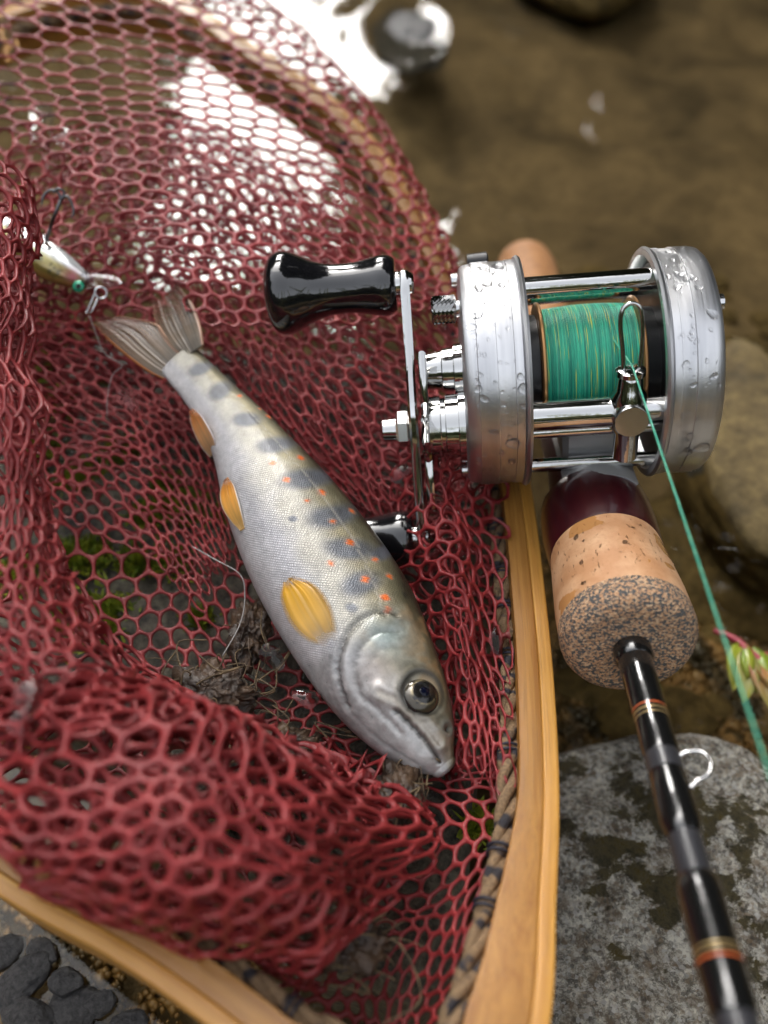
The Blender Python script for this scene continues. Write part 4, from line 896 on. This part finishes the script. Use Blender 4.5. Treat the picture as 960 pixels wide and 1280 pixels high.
# ------------------------------------------------------------------ line from the guide to the rod tip
l0 = rloc((GX+.2, -19.2, 9.2)); l1 = atd(958, 955, 104); l2 = l0+(l1-l0)*1.8; sp0 = rloc((GX-1.2, -8.5, 9.6))
b = MB(); b.tube(np.concatenate([resample(np.array([sp0, l0]), 6)[:-1], resample(np.array([l0, l1, l2]), 60)]), .19, 8)
tag(b.build('fishing_line', MAT['line'], None, sharp=None), 'green fishing line running from the reel guide towards the rod tip', 'fishing line')

# ------------------------------------------------------------------ water drops on metal, cork and net
def drops():
    b = MB(); rng = np.random.default_rng(4)
    def drop(c, n, r, flat=.45, st=1.0):
        n = nrm(n); a = nrm(np.cross(n, rng.normal(0, 1, 3))); d = np.cross(n, a); th = np.linspace(0, math.pi/2, 6); ph = -np.arange(14)*2*math.pi/14
        k = 1+.18*np.sin(ph*2+rng.uniform(0, 6))+.1*np.sin(ph*3+rng.uniform(0, 6))
        rr = r*np.sin(th)[:, None]*k
        b.grid(c+a*(rr*np.cos(ph)*st)[..., None]+d*(rr*np.sin(ph))[..., None]+n*np.broadcast_to(r*flat*np.cos(th)[:, None]-.02, rr.shape)[..., None], None, True, True, False)
    for k in range(300):
        if k % 5 < 3: x = rng.uniform(-25.2, -16); r0 = 22.6
        else: x = rng.uniform(11.5, 19.2); r0 = 22.6
        th = rng.uniform(-55, 100); y, z = at(r0, th); drop(rloc((x, y, z)), RM @ np.array((0, y, z)), min(1.4, .30*rng.lognormal(0, .6)), .62, rng.uniform(.8, 1.3))
    for k in range(26):
        t = rng.uniform(6, 25); a = rng.uniform(-100, 40); r0 = np.interp(t, [0, 5.6, 12, 26], [11.4, 11.95, 11.8, 10.9])
        n = RD*0+ru*math.cos(rad(a))+rx*math.sin(rad(a))*-1; drop(RO+RD*t+n*r0, n, .22*rng.lognormal(0, .5), .5)
    for k in range(16):
        y = rng.uniform(27, 44); a = rng.uniform(-70, 60); n = ru*math.cos(rad(a))+rx*math.sin(rad(a)); drop(RO+RD*y+n*11.2, n, .25*rng.lognormal(0, .4), .5)
    return b
tag(drops().build('water_droplets', MAT['drop'], None, sharp=None), 'clear water droplets beading on the reel and grip', 'droplets', kind='stuff')

# ------------------------------------------------------------------ minnow lure
LB = [(2, 285, 30, 210), (18, 298, 40, 209), (40, 315, 46, 208), (62, 328, 46, 207), (82, 339, 38, 206), (98, 347, 27, 205.5), (110, 352, 14, 205)]
LB = [(-60, 238, 10, 213), (-40, 255, 22, 212)]+LB
q = cr(LB, 90); tp = np.array([atd(p[0], p[1], p[3]) for p in q]); h = q[:, 2]/2*q[:, 3]/FPX
T2 = nrm(np.gradient(tp, axis=0)); N2 = CAM-tp; N2 = nrm(N2-T2*(N2*T2).sum(1, keepdims=True)); B2 = np.cross(T2, N2)
if (B2[40] @ UP) < 0: B2 = -B2
an2 = np.arange(48)*2*math.pi/48
P = tp[:, None]+B2[:, None]*(h[:, None]*np.sin(an2))[..., None]+N2[:, None]*(.62*h[:, None]*np.cos(an2))[..., None]
v = np.sin(an2)[None, :]+0*h[:, None]; u = np.linspace(0, 1, 90)[:, None]+0*v
col = lerp(np.broadcast_to((.28, .20, .05), P.shape), (.50, .43, .16), sm(v, -.5, .1)); col = lerp(col, (.74, .77, .76), sm(v, .15, .45)); col = lerp(col, (.75, .22, .30), np.exp(-(((u-.86)/.07)**2+((v+.1)/.5)**2))*.85)
ds = fbm(P/1.6, 3, 2); col = lerp(col, (.05, .05, .03), sm(ds, .35, .55)*(v < .1)*.7)
LL = tp[60]-np.array([0, 0, 6]); lure = thing('minnow_lure', 'small gold and white minnow lure with clear lip caught in the mesh', 'fishing lure', LL)
MB().grid(P, None, True, True, True, np.clip(col, 0, 1)).build('body', MAT['paint'], lure, sharp=None)
lp = cr([(100, 340), (118, 340), (140, 344), (154, 351)], 20); lq = cr([(100, 360), (116, 360), (140, 358), (152, 355)], 20)
Pl = np.array([[atd(*(lp[r]*(1-k)+lq[r]*k), 204.2-r*.08-.8*math.sin(k*math.pi)) for k in np.linspace(0, 1, 9)] for r in range(20)]); back = Pl+np.array([0, .5, -.6])
MB().grid(np.concatenate([Pl, back[:, ::-1]], 1), None, True, True, True).build('diving_lip', MAT['lens'], lure, sharp=None)
ec2 = atd(98, 358, 203.6); en, e1, e2 = nrm(CAM-ec2), RT, UP
D, rr = dome(ec2, 1.45, .8, 24, 12); colE = lerp(np.broadcast_to((.004, .01, .01), D.shape), (.01, .30, .16), sm(rr, .55, .7))
MB().grid(D, None, True, True, False, colE).build('eye', MAT['eye'], lure, sharp=None)
hk = MB()
hk.tube([atd(58, 300, 206), atd(66, 275, 203), atd(76, 250, 201)], .42, 8)
for pts in ([(76, 250), (73, 241), (62, 238), (54, 246), (52, 258)], [(76, 250), (83, 245), (90, 254), (92, 266), (88, 273)], [(76, 250), (80, 240), (72, 236), (66, 242)]):
    hk.tube(cr([atd(x, y, 201-.3*i) for i, (x, y) in enumerate(pts)], 24), np.interp(np.linspace(0, 1, 24), [0, .8, 1], [.34, .3, .06]), 7)
hk.build('treble_hook', MAT['dark_metal'], lure, sharp=None)
def ringt(c, r, nn, rr=.28):
    nn = nrm(nn); a = nrm(np.cross(nn, (0.3, .2, 1))); d = np.cross(nn, a); ph = np.linspace(0, 2*math.pi, 25); return c+r*(a*np.cos(ph)[:, None]+d*np.sin(ph)[:, None])
for c, r, nv in ((atd(59, 302, 205), 1.5, (1, .3, .2)), (atd(57, 308, 205), 1.2, (.2, 1, .4)), (atd(126, 366, 203), 1.3, (.3, -.6, .6))):
    MB().tube(ringt(c, r, nv), .3, 7, caps=False).build('split_ring', MAT['steel'], lure, sharp=None)
MB().tube(cr([atd(120, 362, 203), atd(113, 380, 203), atd(108, 392, 203), atd(114, 390, 202), atd(122, 374, 202.5)], 30), .3, 7).build('line_snap', MAT['steel'], lure, sharp=None)

# ------------------------------------------------------------------ loose bits
def strand(name, label, pts, r, mat, cat, n=50, group=None):
    p = cr([atd(*q) for q in pts], n); c = p.mean(0); o = MB().tube(p-c, r, 6).build(name, MAT[mat], None, sharp=None); o.location = c*MM; return tag(o, label, cat, group)
strand('leader_line', 'thin clear nylon leader curling below the tail fin', [(112, 395, 199), (130, 440, 198), (152, 456, 197), (140, 470, 197), (134, 500, 197), (134, 520, 197)], .10, 'hair', 'leader line')
strand('leader_line', 'grey hair like nylon strand beside the belly of the trout', [(240, 683, 181), (270, 700, 179), (300, 718, 177), (306, 745, 175), (300, 780, 172), (278, 820, 168)], .13, 'hair', 'leader line')
def clump(name, label, px, py, z, rx_, ry_, rz_, seed, fib):
    c = atz(px, py, z); t = thing(name, label, 'plant debris', c)
    b = stone_mesh(c, (rx_, ry_, rz_), seed, .40, 2.2, 1, (60, 40), .2); b.build('leaf_mould', MAT['debris'], t, sharp=None)
    rng = np.random.default_rng(seed); f = MB()
    for k in range(fib):
        p0 = c+rng.normal(0, .55, 3)*np.array([rx_, ry_, rz_]); d = rng.normal(0, 1, (3, 3))*np.array([rx_, ry_, rz_*.7])*.6
        f.tube(cr([p0, p0+d[0], p0+d[0]*.6+d[1], p0+d[1]+d[2]*.5], 14), rng.uniform(.08, .20), 5)
    o = f.build('root_fibres', MAT['fibre'], t, sharp=None); o['kind'] = 'stuff'
clump('debris_clump', 'brown clump of wet roots by the belly of the trout', 262, 868, 49, 8, 6, 3.2, 3, 34)
clump('debris_clump', 'dark brown wet leaf scrap below the gill of the trout', 352, 935, 46, 6, 4, 2.2, 9, 20)
clump('debris_clump', 'narrow brown leaf rag beside the trout belly', 312, 790, 47, 3.4, 7, 3, 14, 14)
clump('debris_clump', 'tan wad of fibres left of the cord bottom', 436, 1180, 54, 5, 3.5, 1.6, 19, 60)
clump('debris_clump', 'long tan root tangle draped on the red bulge', 500, 1000, 50, 3.5, 6, 1.6, 22, 30)
# floating sprig with red stem and green leaves
SG = atz(930, 830, 2); spr = thing('leaf_sprig', 'red stemmed sprig with yellow green leaves floating at the right edge', 'sprig', SG)
MAT['stem'] = pbr('red_stem', (.42, .045, .07), .4, coat=.5)
MB().tube(cr([atz(893, 788, 3), atz(920, 800, 5), atz(945, 822, 6), atz(975, 840, 5)], 30), np.linspace(.7, 1.3, 30), 8).build('stem', MAT['stem'], spr, sharp=None)
for (x0, y0, x1, y1, w_, c0, c1) in [(925, 806, 915, 865, 3.4, (.30, .36, .03), (.42, .40, .05)), (935, 812, 945, 868, 4, (.16, .28, .02), (.36, .38, .04)), (945, 820, 985, 875, 5, (.42, .07, .06), (.42, .36, .06)), (930, 815, 928, 880, 3, (.5, .45, .18), (.34, .34, .05)), (940, 822, 962, 890, 3.6, (.5, .16, .14), (.34, .30, .05))]:
    a, c = atz(x0, y0, 5), atz(x1, y1, 3); ax = c-a; sd_ = nrm(np.cross(ax, (0, 0, 1))); P = []; cc = []
    for k in np.linspace(0, 1, 16):
        wk = w_*math.sin(math.pi*min(1, k*.93+.05))**.8
        P.append([a+ax*k+sd_*wk*q+np.array([0, 0, 1.4*abs(q)+2.5*math.sin(k*3)-z*.3]) for q, z in ((-1, 0), (-.5, 0), (0, 0), (.5, 0), (1, 0), (.5, 1), (0, 1), (-.5, 1))]); cc.append([np.array(c0)*(1-k)+np.array(c1)*k]*8)
    MB().grid(np.array(P), None, True, True, True, np.array(cc)).build('leaf', MAT['leafc'], spr, sharp=None)
# water films caught in a few meshes
b = MB(); rng = np.random.default_rng(21)
for (px, py, dp, r) in [(8, 52, 236, 4.5), (87, 88, 240, 4.6), (12, 108, 232, 4.6), (30, 130, 231, 4), (52, 150, 226, 4), (52, 176, 222, 3.6), (82, 172, 222, 3), (340, 820, 164, 2.4), (383, 872, 160, 2.2), (625, 797, 168, 2.6), (155, 496, 186, 1.6), (165, 500, 186, 2), (372, 300, 214, 2.6), (40, 880, 118, 3.5), (500, 590, 181, 2.2)]:
    c = atd(px, py, dp); n = nrm(nrm(CAM-c)+rng.normal(0, .25, 3)+np.array([0, .25, .1])); a = nrm(np.cross(n, (1, .2, 0))); d = np.cross(n, a)
    th = np.linspace(0, 1, 7); ph = -np.arange(20)*2*math.pi/20; k = 1+.22*np.sin(ph*2+px)+.14*np.sin(3*ph+py)
    z = .6*np.cos(th*math.pi/2)[:, None]+.35*vnoise(np.stack([th[:, None]*3*np.cos(ph), th[:, None]*3*np.sin(ph)], -1), int(px))*r*.3*th[:, None]
    b.grid(c+a*(r*th[:, None]*k*np.cos(ph))[..., None]+d*(r*th[:, None]*k*np.sin(ph))[..., None]+n*z[..., None], None, True)
tag(b.build('water_film', MAT['film'], None, sharp=None), 'shiny films of water caught in the mesh holes', 'water', kind='stuff')
